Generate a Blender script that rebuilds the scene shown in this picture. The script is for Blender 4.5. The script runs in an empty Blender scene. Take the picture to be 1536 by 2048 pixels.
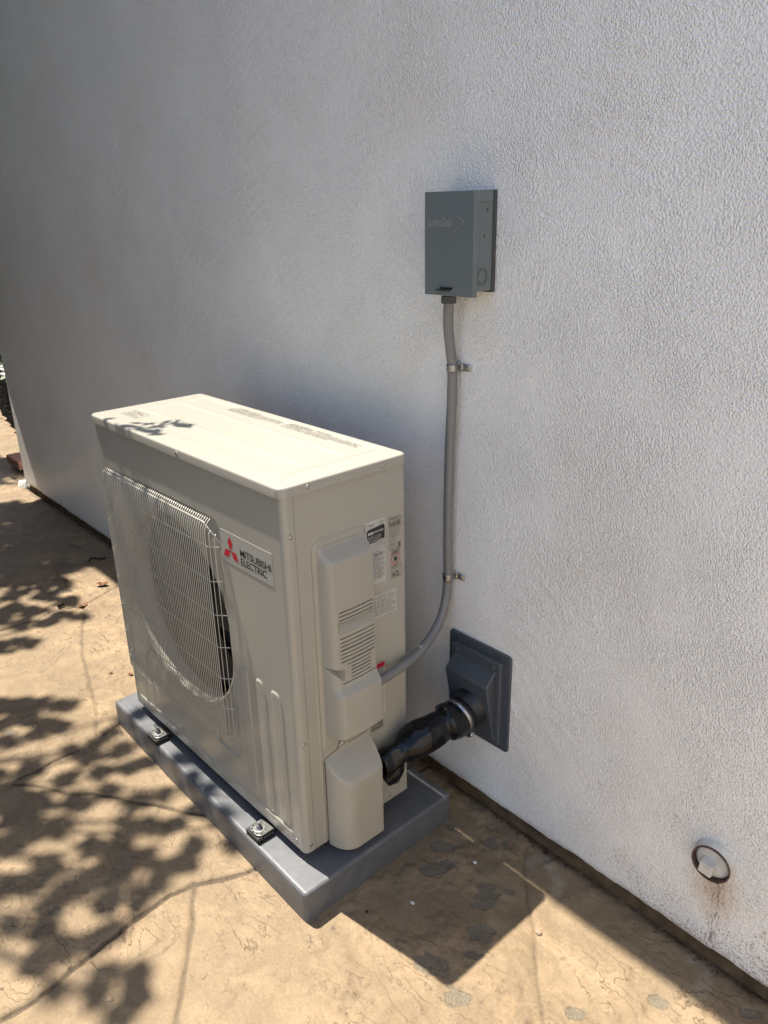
import bpy, math, random
import numpy as np
from mathutils import Vector, Matrix, noise as mnoise

R = math.radians
random.seed(7)
rng = np.random.default_rng(11)
S = bpy.context.scene

# ------------------------------------------------------------------ camera, sky, sun, exposure
cam_d = bpy.data.cameras.new('camera')
cam = bpy.data.objects.new('camera', cam_d)
S.collection.objects.link(cam)
cam.location = (1.1454, -0.7757, 1.3592)
cam.rotation_euler = (1.2017, 0.0192, 0.8291)
cam_d.sensor_fit = 'HORIZONTAL'
cam_d.sensor_width = 36.0
cam_d.lens = 1563.96 / 1536 * 36.0
cam_d.clip_start = 0.05
cam_d.clip_end = 500
S.camera = cam

SUN_DIR = Vector((0.386, 0.060, -0.985)).normalized()
world = bpy.data.worlds.new('World')
S.world = world
world.use_nodes = True
wn = world.node_tree
bg = wn.nodes['Background']
sky = wn.nodes.new('ShaderNodeTexSky')
sky.sky_type = 'NISHITA'
sky.sun_disc = False
sky.sun_elevation = math.asin(-SUN_DIR.z)
sky.sun_rotation = math.atan2(-SUN_DIR.x, -SUN_DIR.y)
wn.links.new(sky.outputs[0], bg.inputs[0])
bg.inputs[1].default_value = 0.10

sun_d = bpy.data.lights.new('sun', 'SUN')
sun_d.energy = 4.2
sun_d.angle = R(0.53)
sun_d.color = (1.0, 0.93, 0.82)
sun = bpy.data.objects.new('sun', sun_d)
S.collection.objects.link(sun)
sun.rotation_euler = SUN_DIR.to_track_quat('-Z', 'Y').to_euler()
sun.location = (-4, -1, 8)

S.view_settings.view_transform = 'Standard'
S.view_settings.look = 'None'
S.view_settings.gamma = 1
S.view_settings.use_curve_mapping = False
S.view_settings.exposure = 1.52
S.render.engine = 'CYCLES'
S.cycles.max_bounces = 10
S.cycles.diffuse_bounces = 6
S.cycles.glossy_bounces = 4

G = -0.105          # height of the patio surface; z = 0 is the underside of the cabinet
PADZ = -0.025       # top of the pad
W, D, H = 0.84, 0.32, 0.88


def wall_y(x):
    return 0.498 - 0.018 * np.asarray(x, float)


# ------------------------------------------------------------------ small mesh library
def link(o):
    S.collection.objects.link(o)
    return o


def thing(name, label, cat, loc, group=None):
    o = link(bpy.data.objects.new(name, None))
    o.location = loc
    o.empty_display_size = 0.05
    o['label'] = label
    o['category'] = cat
    if group:
        o['group'] = group
    return o


def world_loc(o):
    v = Vector((0, 0, 0))
    while o is not None:
        v += o.location
        o = o.parent
    return v


def mesh_obj(name, verts, faces, mats, parent=None, smooth=False, midx=None, loc=None):
    me = bpy.data.meshes.new(name)
    verts = np.asarray(verts, dtype=np.float32).reshape(-1, 3)
    off = np.array(world_loc(parent) if parent is not None else (loc or (0, 0, 0)), dtype=np.float32)
    verts = verts - off
    if isinstance(faces, np.ndarray):
        n = len(faces)
        k = faces.shape[1]
        me.vertices.add(len(verts))
        me.vertices.foreach_set('co', verts.ravel())
        me.loops.add(n * k)
        me.loops.foreach_set('vertex_index', faces.ravel().astype(np.int32))
        me.polygons.add(n)
        me.polygons.foreach_set('loop_start', np.arange(0, n * k, k, dtype=np.int32))
        me.update(calc_edges=True)
    else:
        me.from_pydata([tuple(map(float, v)) for v in verts], [], [tuple(f) for f in faces])
    for m in (mats if isinstance(mats, (list, tuple)) else [mats]):
        me.materials.append(m)
    if smooth:
        me.polygons.foreach_set('use_smooth', np.ones(len(me.polygons), dtype=bool))
    if midx is not None:
        me.polygons.foreach_set('material_index', np.asarray(midx, dtype=np.int32))
    me.update()
    o = bpy.data.objects.new(name, me)
    link(o)
    if parent is not None:
        o.parent = parent
    elif loc:
        o.location = loc
    return o


def copy_of(o, parent, dloc=(0, 0, 0)):
    c = o.copy()
    link(c)
    c.parent = parent
    c.location = Vector(o.location) + Vector(dloc)
    return c


class MB:
    """collects primitives into one mesh"""
    def __init__(self):
        self.v = []
        self.f = []

    def add(self, v, f):
        n = len(self.v)
        self.v += [tuple(p) for p in v]
        self.f += [tuple(i + n for i in q) for q in f]

    def box(self, lo, hi):
        x0, y0, z0 = lo
        x1, y1, z1 = hi
        self.add([(x0, y0, z0), (x1, y0, z0), (x1, y1, z0), (x0, y1, z0), (x0, y0, z1), (x1, y0, z1), (x1, y1, z1), (x0, y1, z1)],
                 [(0, 3, 2, 1), (4, 5, 6, 7), (0, 1, 5, 4), (1, 2, 6, 5), (2, 3, 7, 6), (3, 0, 4, 7)])

    def lathe(self, origin, axis, prof, n=24, cap0=True, cap1=True, squash=None):
        """prof: list of (distance along axis, radius)"""
        a = Vector(axis).normalized()
        u = a.orthogonal().normalized()
        w = a.cross(u)
        o = Vector(origin)
        vs = []
        for t, r in prof:
            for i in range(n):
                th = 2 * math.pi * i / n
                vs.append(o + a * t + (u * math.cos(th) + w * math.sin(th)) * r)
        fs = []
        for j in range(len(prof) - 1):
            for i in range(n):
                k = (i + 1) % n
                fs.append((j * n + i, j * n + k, (j + 1) * n + k, (j + 1) * n + i))
        if cap0:
            fs.append(tuple(range(n - 1, -1, -1)))
        if cap1:
            m = (len(prof) - 1) * n
            fs.append(tuple(range(m, m + n)))
        self.add(vs, fs)

    def tube(self, pts, rad, n=8, caps=True):
        pts = [Vector(p) for p in pts]
        m = len(pts)
        tang = []
        for i in range(m):
            t = pts[min(i + 1, m - 1)] - pts[max(i - 1, 0)]
            tang.append(t.normalized())
        u = tang[0].orthogonal().normalized()
        vs = []
        for i in range(m):
            t = tang[i]
            u = (u - t * u.dot(t)).normalized()
            w = t.cross(u)
            r = rad(i / max(1, m - 1)) if callable(rad) else (rad[i] if hasattr(rad, '__len__') else rad)
            for k in range(n):
                th = 2 * math.pi * k / n
                vs.append(pts[i] + (u * math.cos(th) + w * math.sin(th)) * r)
        fs = []
        for j in range(m - 1):
            for k in range(n):
                q = (k + 1) % n
                fs.append((j * n + k, j * n + q, (j + 1) * n + q, (j + 1) * n + k))
        if caps:
            fs.append(tuple(range(n - 1, -1, -1)))
            fs.append(tuple(range((m - 1) * n, m * n)))
        self.add(vs, fs)

    def build(self, name, mat, parent=None, smooth=False, loc=None):
        return mesh_obj(name, self.v, self.f, mat, parent, smooth, loc=loc)


def catmull(P, step=0.004):
    P = [Vector(p) for p in P]
    P = [P[0] * 2 - P[1]] + P + [P[-1] * 2 - P[-2]]
    out = []
    for i in range(1, len(P) - 2):
        a, b, c, d = P[i - 1:i + 3]
        n = max(2, int((c - b).length / step))
        for k in range(n):
            t = k / n
            out.append(0.5 * ((2 * b) + (c - a) * t + (2 * a - 5 * b + 4 * c - d) * t * t + (3 * b - a - 3 * c + d) * t ** 3))
    out.append(P[-2])
    return out


def auto_smooth(o, deg=35):
    me = o.data
    me.polygons.foreach_set('use_smooth', np.ones(len(me.polygons), dtype=bool))
    try:
        me.set_sharp_from_angle(angle=R(deg))
    except Exception:
        pass
    return o


def bevel(o, w, seg=3):
    m = o.modifiers.new('bevel', 'BEVEL')
    m.width = w
    m.segments = seg
    m.limit_method = 'ANGLE'
    m.angle_limit = R(30)
    auto_smooth(o, 50)
    return o


def sstep(x):
    x = np.clip(x, 0, 1)
    return x * x * (3 - 2 * x)


def rr_dist(u, v, u0, u1, v0, v1, r):
    """signed distance to a rounded rectangle, negative inside"""
    cx, cy = (u0 + u1) / 2, (v0 + v1) / 2
    qx = np.abs(u - cx) - (u1 - u0) / 2 + r
    qy = np.abs(v - cy) - (v1 - v0) / 2 + r
    return np.hypot(np.maximum(qx, 0), np.maximum(qy, 0)) + np.minimum(np.maximum(qx, qy), 0) - r


def grid_faces(nu, nv):
    i = np.arange(nu - 1)[:, None] * nv + np.arange(nv - 1)[None, :]
    return np.stack([i, i + nv, i + nv + 1, i + 1], -1)   # (nu-1, nv-1, 4)


def fbm(x, y, scale, octaves=4, seed=0, gain=0.5):
    """cheap value noise, vectorised"""
    out = np.zeros(np.broadcast(x, y).shape)
    amp, tot = 1.0, 0.0
    for o in range(octaves):
        rs = np.random.default_rng(seed * 101 + o)
        T = rs.random((256, 256))
        X = x * scale + 37.3 * o + 100
        Y = y * scale + 11.7 * o + 100
        xi = np.floor(X).astype(int)
        yi = np.floor(Y).astype(int)
        fx = X - xi
        fy = Y - yi
        fx = fx * fx * (3 - 2 * fx)
        fy = fy * fy * (3 - 2 * fy)
        a = T[xi % 256, yi % 256]
        b = T[(xi + 1) % 256, yi % 256]
        c = T[xi % 256, (yi + 1) % 256]
        d = T[(xi + 1) % 256, (yi + 1) % 256]
        out = out + amp * ((a * (1 - fx) + b * fx) * (1 - fy) + (c * (1 - fx) + d * fx) * fy)
        tot += amp
        amp *= gain
        scale *= 2.03
    return out / tot


def rounded_slab(name, x0, x1, y0, y1, z0, z1, rc, re, mat, parent, hfn=None, step=None):
    """slab with rounded plan corners (rc) and rounded top edge (re); hfn(x, y) adds relief to the top"""
    def axis(a, b):
        base = [a + rc * t for t in (0, .04, .1, .2, .35, .5, .75, 1)]
        base += [a + re * t for t in (.05, .15, .3, .5, .75, 1)]
        base += [a + b - t for t in list(base)]
        if step:
            base += list(np.arange(a + max(rc, re), b - max(rc, re), step))
        else:
            base += [(a + b) / 2]
        base = np.array(sorted(base))
        keep = [base[0]]
        for t in base[1:]:
            if t - keep[-1] > 2e-4:
                keep.append(t)
        keep[-1] = b
        return np.array(keep)
    X, Y = np.meshgrid(axis(x0, x1), axis(y0, y1), indexing='ij')
    cx = np.clip(X, x0 + rc, x1 - rc)
    cy = np.clip(Y, y0 + rc, y1 - rc)
    dx, dy = X - cx, Y - cy
    m = np.maximum(np.abs(dx), np.abs(dy))
    l = np.hypot(dx, dy)
    k = np.where(l > 1e-9, m / np.maximum(l, 1e-9), 1)
    PX, PY = cx + dx * k, cy + dy * k
    inner = np.minimum(np.minimum(X - x0, x1 - X), np.minimum(Y - y0, y1 - Y))
    e = np.where(l > 1e-9, rc - m, inner)
    e = np.minimum(e, inner) if rc <= 1e-6 else np.where((dx != 0) & (dy != 0), rc - m, inner)
    t = np.clip(re - e, 0, re)
    Z = z1 - (re - np.sqrt(np.maximum(re * re - t * t, 0)))
    if hfn is not None:
        Z = Z + hfn(PX, PY) * (e > re)
    nu, nv = X.shape
    v = np.stack([PX, PY, Z], -1).reshape(-1, 3)
    f = grid_faces(nu, nv).reshape(-1, 4)
    ring = [i * nv for i in range(nu)] + [(nu - 1) * nv + j for j in range(1, nv)] + [i * nv + nv - 1 for i in range(nu - 2, -1, -1)] + [j for j in range(nv - 2, 0, -1)]
    n0 = len(v)
    low = v[ring].copy()
    low[:, 2] = z0
    v = np.vstack([v, low])
    L = len(ring)
    sk = np.array([(ring[(i + 1) % L], ring[i], n0 + i, n0 + (i + 1) % L) for i in range(L)])
    f = np.vstack([f, sk])
    o = mesh_obj(name, v, f, mat, parent)
    auto_smooth(o, 60)
    return o


def text_mesh(body, width=None, height=None, extrude=0.0, spacing=1.0, bold=0.0):
    """returns verts (n,2 or 3) and faces of a flat text, lower-left at 0,0, fitted to width / cap height"""
    cu = bpy.data.curves.new('t', 'FONT')
    cu.body = body
    cu.size = 1
    cu.resolution_u = 3
    cu.space_character = spacing
    cu.offset = bold
    ob = bpy.data.objects.new('t', cu)
    link(ob)
    dg = bpy.context.evaluated_depsgraph_get()
    me = bpy.data.meshes.new_from_object(ob.evaluated_get(dg))
    v = np.array([tuple(q.co) for q in me.vertices]).reshape(-1, 3)
    f = [tuple(p.vertices) for p in me.polygons]
    bpy.data.objects.remove(ob)
    bpy.data.curves.remove(cu)
    bpy.data.meshes.remove(me)
    v[:, 0] -= v[:, 0].min()
    v[:, 1] -= v[:, 1].min()
    if height:
        s = height / v[:, 1].max()
        v[:, 1] *= s
        v[:, 0] *= s
    if width:
        v[:, 0] *= width / v[:, 0].max()
    return v[:, :2], f


class Print:
    """flat print laid on a plane: origin + a*U + b*V, lifted by n*lift"""
    def __init__(self, fn):
        self.fn = fn
        self.v = []
        self.f = []

    def poly(self, pts):
        n = len(self.v)
        self.v += [self.fn(a, b) for a, b in pts]
        self.f.append(tuple(range(n, n + len(pts))))

    def rect(self, a0, b0, a1, b1):
        self.poly([(a0, b0), (a1, b0), (a1, b1), (a0, b1)])

    def frame(self, a0, b0, a1, b1, t):
        self.rect(a0, b0, a1, b0 + t)
        self.rect(a0, b1 - t, a1, b1)
        self.rect(a0, b0 + t, a0 + t, b1 - t)
        self.rect(a1 - t, b0 + t, a1, b1 - t)

    def line(self, p, q, t):
        p, q = np.array(p, float), np.array(q, float)
        d = q - p
        n = np.array([-d[1], d[0]]) / np.hypot(*d) * t / 2
        self.poly([p - n, q - n, q + n, p + n])

    def text(self, s, a, b, width=None, height=None, bold=0.0, spacing=1.0):
        v, f = text_mesh(s, width, height, bold=bold, spacing=spacing)
        n = len(self.v)
        self.v += [self.fn(a + p[0], b + p[1]) for p in v]
        self.f += [tuple(i + n for i in q) for q in f]

    def words(self, a0, a1, b, h, dens=0.9, seed=0):
        """a line of print too small to read: word-long dashes broken into letter strokes"""
        r = random.Random(seed)
        a = a0
        while a < a1 - h:
            n = r.randint(2, 8)
            for _ in range(n):
                w = h * r.choice((.35, .5, .55))
                if a + w > a1:
                    break
                k = r.random()
                if k < .6:
                    self.rect(a, b, a + w * .3, b + h)
                    self.rect(a + w * .3, b + h * r.choice((0, .4, .8)), a + w * .8, b + h * r.choice((.25, .6, 1)))
                elif k < .9:
                    self.rect(a, b + h * .75, a + w * .8, b + h)
                    self.rect(a, b, a + w * .8, b + h * .25)
                a += w
            a += h * .5

    def build(self, name, mat, parent):
        return mesh_obj(name, self.v, self.f, mat, parent)


# ------------------------------------------------------------------ materials
def new_mat(name):
    m = bpy.data.materials.new(name)
    m.use_nodes = True
    return m, m.node_tree, m.node_tree.nodes['Principled BSDF']


class N:
    """tiny node-building helper"""
    def __init__(self, nt):
        self.nt = nt

    def __call__(self, typ, ins=None, **kw):
        n = self.nt.nodes.new('ShaderNode' + typ)
        for k, v in kw.items():
            setattr(n, k, v)
        for k, v in (ins or {}).items():
            if hasattr(v, 'is_output') or hasattr(v, 'links') and not isinstance(v, (int, float)):
                self.nt.links.new(v, n.inputs[k])
            else:
                n.inputs[k].default_value = v
        return n

    def math(self, op, a, b=None, c=None, clamp=False):
        n = self.nt.nodes.new('ShaderNodeMath')
        n.operation = op
        n.use_clamp = clamp
        for i, v in enumerate((a, b, c)):
            if v is None:
                continue
            if isinstance(v, (int, float)):
                n.inputs[i].default_value = v
            else:
                self.nt.links.new(v, n.inputs[i])
        return n.outputs[0]

    def mix(self, fac, a, b, mode='MIX'):
        n = self.nt.nodes.new('ShaderNodeMix')
        n.data_type = 'RGBA'
        n.blend_type = mode
        for i, v in ((0, fac), (6, a), (7, b)):
            if isinstance(v, (int, float)):
                n.inputs[i].default_value = v
            elif isinstance(v, (tuple, list)):
                n.inputs[i].default_value = (*v[:3], 1)
            else:
                self.nt.links.new(v, n.inputs[i])
        return n.outputs[2]

    def ramp(self, fac, stops, interp='LINEAR'):
        n = self.nt.nodes.new('ShaderNodeValToRGB')
        n.color_ramp.interpolation = interp
        el = n.color_ramp.elements
        while len(el) < len(stops):
            el.new(0.5)
        for e, (p, c) in zip(el, stops):
            e.position = p
            e.color = (c, c, c, 1) if isinstance(c, (int, float)) else (*c, 1)
        self.nt.links.new(fac, n.inputs[0])
        return n.outputs[0]

    def noise(self, vec, scale, detail=3, rough=0.5, dist=0.0):
        n = self('TexNoise', {'Vector': vec, 'Scale': scale, 'Detail': detail, 'Roughness': rough, 'Distortion': dist})
        return n.outputs[0]

    def pos(self):
        return self('NewGeometry').outputs['Position']

    def bump(self, h, dist, strength=1.0, normal=None):
        n = self('Bump', {'Height': h, 'Distance': dist, 'Strength': strength})
        if normal is not None:
            self.nt.links.new(normal, n.inputs['Normal'])
        return n.outputs[0]


def link_in(nt, out, bsdf, name):
    nt.links.new(out, bsdf.inputs[name])


def simple_mat(name, col, rough, spec=0.5, metal=0.0, noise_amt=0.06, noise_scale=25, bump_d=0.0, bump_s=400, coat=0.0):
    m, nt, b = new_mat(name)
    n = N(nt)
    p = n.pos()
    t = n.noise(p, noise_scale, 4, .6)
    lo = tuple(c * (1 - noise_amt) for c in col)
    hi = tuple(min(1, c * (1 + noise_amt)) for c in col)
    link_in(nt, n.ramp(t, [(.3, lo), (.7, hi)]), b, 'Base Color')
    t2 = n.noise(p, noise_scale * 2.3, 3, .6)
    link_in(nt, n.math('MULTIPLY_ADD', t2, rough * .3, rough * .85), b, 'Roughness')
    b.inputs['Metallic'].default_value = metal
    b.inputs['Specular IOR Level'].default_value = spec
    if coat:
        b.inputs['Coat Weight'].default_value = coat
        b.inputs['Coat Roughness'].default_value = .12
    if bump_d:
        link_in(nt, n.bump(n.noise(p, bump_s, 2, .6), bump_d), b, 'Normal')
    return m


def stucco_material():
    m, nt, b = new_mat('painted_stucco')
    n = N(nt)
    p = n.pos()
    sep = n('SeparateXYZ', {0: p})
    X, Z = sep.outputs[0], sep.outputs[2]
    wv = n('TexNoise', {'Vector': p, 'Scale': 3.2, 'Detail': 2.0})
    off = n('VectorMath', {0: wv.outputs[1], 1: (.07, .07, .07)}, operation='MULTIPLY')
    pw = n('VectorMath', {0: p, 1: off.outputs[0]}, operation='ADD')
    mp = n('Mapping', {'Vector': pw.outputs[0], 'Rotation': (0, R(38), 0), 'Scale': (1, 1, .8)})
    mp2 = None and n('Mapping', {'Vector': pw.outputs[0], 'Rotation': (0, R(-35), 0), 'Scale': (1, 1, .8)})
    v1 = n('TexVoronoi', {'Vector': mp.outputs[0], 'Scale': 265, 'Randomness': 1.0})
    gd = n.ramp(v1.outputs['Distance'], [(.10, 1), (.75, 0)])
    g1 = n.noise(mp.outputs[0], 260, 2, .65)
    g2 = n.noise(p, 70, 2, .5)
    cover = n.ramp(n.noise(p, 5.2, 3, .6), [(.36, .5), (.60, 1)])
    grain = n.math('MULTIPLY', n.math('ADD', n.math('ADD', n.math('MULTIPLY', g1, 1.0), n.math('MULTIPLY', g2, .9)), gd), cover)
    arcs = n('TexWave', {'Vector': pw.outputs[0], 'Scale': 11.0, 'Distortion': 5.0, 'Detail': 3.0, 'Detail Scale': 2.0}, wave_type='RINGS', rings_direction='SPHERICAL')
    am = n.ramp(n.noise(p, 2.7, 2, .5), [(.50, 0), (.66, .55)])
    grain = n.math('ADD', grain, n.math('MULTIPLY', arcs.outputs['Fac'], am))
    link_in(nt, n.bump(grain, .0019), b, 'Normal')
    # colour: pale lilac-grey paint, slightly warmer stains lower down
    tone = n.noise(p, 3.0, 4, .6)
    col = n.ramp(tone, [(.3, (.79, .787, .77)), (.7, (.86, .857, .845))])
    col = n.mix(n.ramp(n.noise(p, 2.1, 4, .65), [(.5, 0), (.72, .5)]), col, (.74, .69, .62))
    pore = n.ramp(g1, [(.28, .78), (.46, 1)])
    col = n.mix(1.0, col, pore, 'MULTIPLY')
    # dirt specks, thicker low on the right
    sp = n.noise(n('Mapping', {'Vector': p, 'Scale': (1, 1, 1.0)}).outputs[0], 210, 3, .75, .6)
    low = n.math('MULTIPLY', n.ramp(Z, [(.0, 1), (.75, .0)]), n.ramp(n.math('MULTIPLY_ADD', X, 1.2, .1), [(.25, .25), (.9, 1)]))
    blot = n.ramp(n.noise(p, 11, 3, .6), [(.35, .5), (.62, 1)])
    thr = n.math('SUBTRACT', .74, n.math('MULTIPLY', n.math('MULTIPLY', low, blot), .235))
    spk = n.math('MULTIPLY', n.math('SUBTRACT', sp, thr), 18, clamp=True)
    col = n.mix(n.math('MULTIPLY', spk, .7), col, (.17, .12, .08))
    # rust below the old pipe plug
    dx = n.math('SUBTRACT', X, .705)
    dz = n.math('SUBTRACT', Z, .085)
    dd = n.math('SQRT', n.math('ADD', n.math('POWER', n.math('MULTIPLY', dx, 1.25), 2), n.math('POWER', n.math('MULTIPLY', dz, .85), 2)))
    rust = n.ramp(n.math('ADD', dd, n.math('MULTIPLY_ADD', n.noise(p, 60, 4, .7), .05, -.025)), [(.012, 1), (.075, 0)])
    col = n.mix(n.math('MULTIPLY', rust, .55), col, (.42, .24, .10))
    # dark streaks in the rust
    st = n.noise(n('Mapping', {'Vector': p, 'Scale': (260, 260, 70)}).outputs[0], 1, 3, .7)
    col = n.mix(n.math('MULTIPLY', n.ramp(st, [(.58, 0), (.66, .85)]), n.ramp(dd, [(.02, 1), (.1, 0)])), col, (.10, .05, .025))
    # drips
    drip = n.noise(n('Mapping', {'Vector': p, 'Scale': (300, 300, 90)}).outputs[0], 1, 2, .6)
    near = n.ramp(n.math('ABSOLUTE', n.math('SUBTRACT', X, .712)), [(.002, .75), (.016, 0)])
    col = n.mix(n.math('MULTIPLY', n.math('MULTIPLY', n.ramp(drip, [(.5, 0), (.58, .9)]), near), n.ramp(Z, [(.09, 1), (.13, 0)])), col, (.09, .06, .045))
    # grime just above the weep edge
    edge = n.math('MULTIPLY', n.ramp(n.math('MULTIPLY_ADD', Z, 1, .07), [(.0, .5), (.03, 0)]), n.ramp(n.noise(p, 30, 3, .6), [(.4, .3), (.7, 1)]))
    col = n.mix(edge, col, (.35, .25, .17))
    link_in(nt, col, b, 'Base Color')
    b.inputs['Roughness'].default_value = .36
    b.inputs['IOR'].default_value = 1.8
    b.inputs['Specular IOR Level'].default_value = .5
    return m


def concrete_material():
    m, nt, b = new_mat('stamped_concrete')
    n = N(nt)
    p = n.pos()
    att = lambda k: n('Attribute', attribute_name=k).outputs['Fac']
    groove, patch, stain, edge = att('groove'), att('patch'), att('stain'), att('edge')
    big = n.noise(p, 1.6, 4, .6)
    mid = n.noise(p, 9, 5, .65, .6)
    fine = n.noise(p, 160, 3, .7)
    grit = n.noise(p, 620, 2, .7)
    col = n.ramp(big, [(.32, (.168, .121, .072)), (.68, (.208, .153, .096))])
    col = n.mix(n.ramp(mid, [(.42, 0), (.7, .65)]), col, (.29, .215, .128))
    col = n.mix(n.ramp(n.noise(p, 4.3, 5, .7, 1.2), [(.55, 0), (.72, .5)]), col, (.40, .27, .16))
    col = n.mix(1, col, n.ramp(fine, [(.25, .80), (.5, 1.0), (.8, 1.15)]), 'MULTIPLY')
    col = n.mix(1, col, n.ramp(grit, [(.25, .74), (.5, 1.0), (.8, 1.22)]), 'MULTIPLY')
    # slate flakes: terraced noise, its steps give edges
    wp = n('Mapping', {'Vector': p, 'Rotation': (0, 0, .5), 'Scale': (1, 1.9, 1)})
    t = n.noise(wp.outputs[0], 4.2, 6, .56, .35)
    k = n.math('MULTIPLY', t, 11)
    fl = n.math('FLOOR', k)
    fr = n.math('FRACT', k)
    step = n.math('ADD', fl, n.ramp(fr, [(.0, 0), (.16, 1)]))
    on = n.ramp(n.noise(p, 3.1, 4, .65), [(.44, .0), (.56, 1)])
    line = n.math('MULTIPLY', n.math('MULTIPLY', n.ramp(fr, [(.0, 1), (.06, .8), (.13, 0)]), on), n.ramp(n.noise(p, 9, 4, .7), [(.44, 0), (.58, .75)]))
    col = n.mix(line, col, (.07, .042, .024))
    # dark scars
    sc = n.noise(wp.outputs[0], 30, 5, .75, .4)
    scm = n.math('MULTIPLY', n.ramp(sc, [(.60, 0), (.64, .85)]), n.ramp(n.noise(p, 2.3, 3, .6), [(.45, 0), (.58, 1)]))
    col = n.mix(scm, col, (.075, .055, .038))
    # exposed aggregate
    pm = n.math('MULTIPLY_ADD', n.math('ADD', patch, n.math('MULTIPLY_ADD', n.noise(p, 38, 5, .7), 1.7, -.85)), 7, -3.2, clamp=True)
    agg = n('TexVoronoi', {'Vector': p, 'Scale': 330})
    ac = n.ramp(agg.outputs['Distance'], [(.1, (.19, .165, .12)), (.5, (.13, .112, .08)), (.8, (.055, .048, .036))])
    ac = n.mix(.55, ac, n.ramp(n.noise(p, 240, 3, .7), [(.35, (.085, .073, .053)), (.65, (.20, .172, .125))]))
    col = n.mix(n.math('MULTIPLY', pm, .82), col, ac)
    # pale mineral stain and grooves
    sm = n.math('MULTIPLY', stain, n.ramp(n.noise(p, 50, 4, .6), [(.3, .3), (.7, 1)]))
    col = n.mix(n.math('MULTIPLY', sm, .4), col, (.36, .33, .28))
    gm = n.math('MULTIPLY', n.ramp(groove, [(.25, 0), (.8, 1)]), n.ramp(n.noise(p, 35, 4, .7), [(.25, .6), (.7, 1)]))
    col = n.mix(n.math('MULTIPLY', gm, .8), col, (.04, .029, .019))
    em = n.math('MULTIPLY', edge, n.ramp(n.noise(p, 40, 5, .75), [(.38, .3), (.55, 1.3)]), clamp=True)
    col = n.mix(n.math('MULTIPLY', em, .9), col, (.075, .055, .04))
    link_in(nt, col, b, 'Base Color')
    b.inputs['Roughness'].default_value = .8
    b.inputs['Specular IOR Level'].default_value = .35
    h = n.math('ADD', n.math('MULTIPLY', n.math('MULTIPLY', step, on), .9), n.math('MULTIPLY', grit, .18))
    h = n.math('ADD', h, n.math('MULTIPLY', fine, .25))
    h = n.math('ADD', h, n.math('MULTIPLY', n.math('MULTIPLY', pm, n.math('SUBTRACT', agg.outputs['Distance'], 1.2)), -.55))
    h = n.math('ADD', h, n.math('MULTIPLY', pm, -1.1))
    link_in(nt, n.bump(h, .0017), b, 'Normal')
    return m


M = {}
M['stucco'] = stucco_material()
M['concrete'] = concrete_material()
M['ivory'] = simple_mat('ivory_enamel', (.338, .322, .276), .22, .5, noise_amt=.012)
M['ivory_plastic'] = simple_mat('ivory_plastic', (.335, .315, .265), .42, .5, noise_amt=.02, bump_d=.0001, bump_s=1500)
M['wire'] = simple_mat('coated_wire', (.40, .385, .335), .25, .5, noise_amt=.05, noise_scale=60)
M['badge'] = simple_mat('badge_foil', (.36, .35, .31), .3, .5, noise_amt=.01)
M['label'] = simple_mat('label_paper', (.42, .41, .385), .4, .4, noise_amt=.02)
M['ink'] = simple_mat('black_ink', (.02, .02, .02), .5, .3)
M['print'] = simple_mat('grey_print', (.05, .046, .038), .5, .3)
M['red'] = simple_mat('red_ink', (.45, .012, .03), .4, .4)
M['white_ink'] = simple_mat('white_ink', (.75, .75, .7), .5, .3)
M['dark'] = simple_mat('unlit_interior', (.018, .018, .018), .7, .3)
M['fin'] = simple_mat('coil_fins', (.05, .052, .055), .5, .4)
M['fan'] = simple_mat('fan_plastic', (.02, .02, .021), .4, .5)
M['zinc'] = simple_mat('zinc_steel', (.33, .33, .325), .34, .5, metal=1, noise_amt=.2, noise_scale=120)
M['foot'] = simple_mat('dull_steel', (.17, .17, .168), .38, .5, metal=1, noise_amt=.3, noise_scale=80)
M['screw'] = simple_mat('screw_steel', (.42, .41, .40), .3, .5, metal=1, noise_amt=.2, noise_scale=200)
M['rubber'] = simple_mat('black_rubber', (.012, .012, .012), .55, .4, bump_d=.0003, bump_s=500)
M['boot'] = simple_mat('black_boot_rubber', (.004, .0045, .0055), .20, .32, noise_amt=.2, noise_scale=18)
M['collar'] = simple_mat('black_collar_plastic', (.006, .008, .012), .42, .5)
M['flange'] = simple_mat('grey_moulded_plastic', (.058, .067, .078), .24, .5, noise_amt=.06, noise_scale=14, bump_d=.0002, bump_s=700)
M['box'] = simple_mat('grey_powder_coat', (.135, .158, .165), .38, .5, noise_amt=.03, noise_scale=14, bump_d=.00012, bump_s=900)
M['box_lit_edge'] = simple_mat('lit_edge_powder_coat', (.27, .30, .305), .35, .5)  # paler than the box: lit edges of the raised lettering put into its colour
M['box_dark'] = simple_mat('dark_grey_fitting', (.06, .065, .062), .5, .4)
M['conduit'] = simple_mat('grey_pvc_conduit', (.175, .173, .172), .38, .5, noise_amt=.04, noise_scale=30)
M['rust'] = simple_mat('rusty_iron', (.11, .07, .052), .8, .2, noise_amt=.5, noise_scale=150, bump_d=.0008, bump_s=300)
M['foundation'] = simple_mat('stained_foundation', (.105, .07, .04), .9, .2, noise_amt=.45, noise_scale=22, bump_d=.003, bump_s=60)
M['eave'] = simple_mat('painted_eave', (.16, .13, .10), .6, .3)
M['bark'] = simple_mat('tree_bark', (.12, .09, .065), .9, .2, noise_amt=.4, noise_scale=12, bump_d=.01, bump_s=25)
M['leaf'] = simple_mat('green_leaf', (.055, .085, .025), .5, .4, noise_amt=.3, noise_scale=3)
M['dead'] = simple_mat('dead_leaf', (.13, .05, .018), .6, .3, noise_amt=.5, noise_scale=90)
M['twig'] = simple_mat('dark_twig', (.03, .02, .015), .8, .2)
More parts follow.
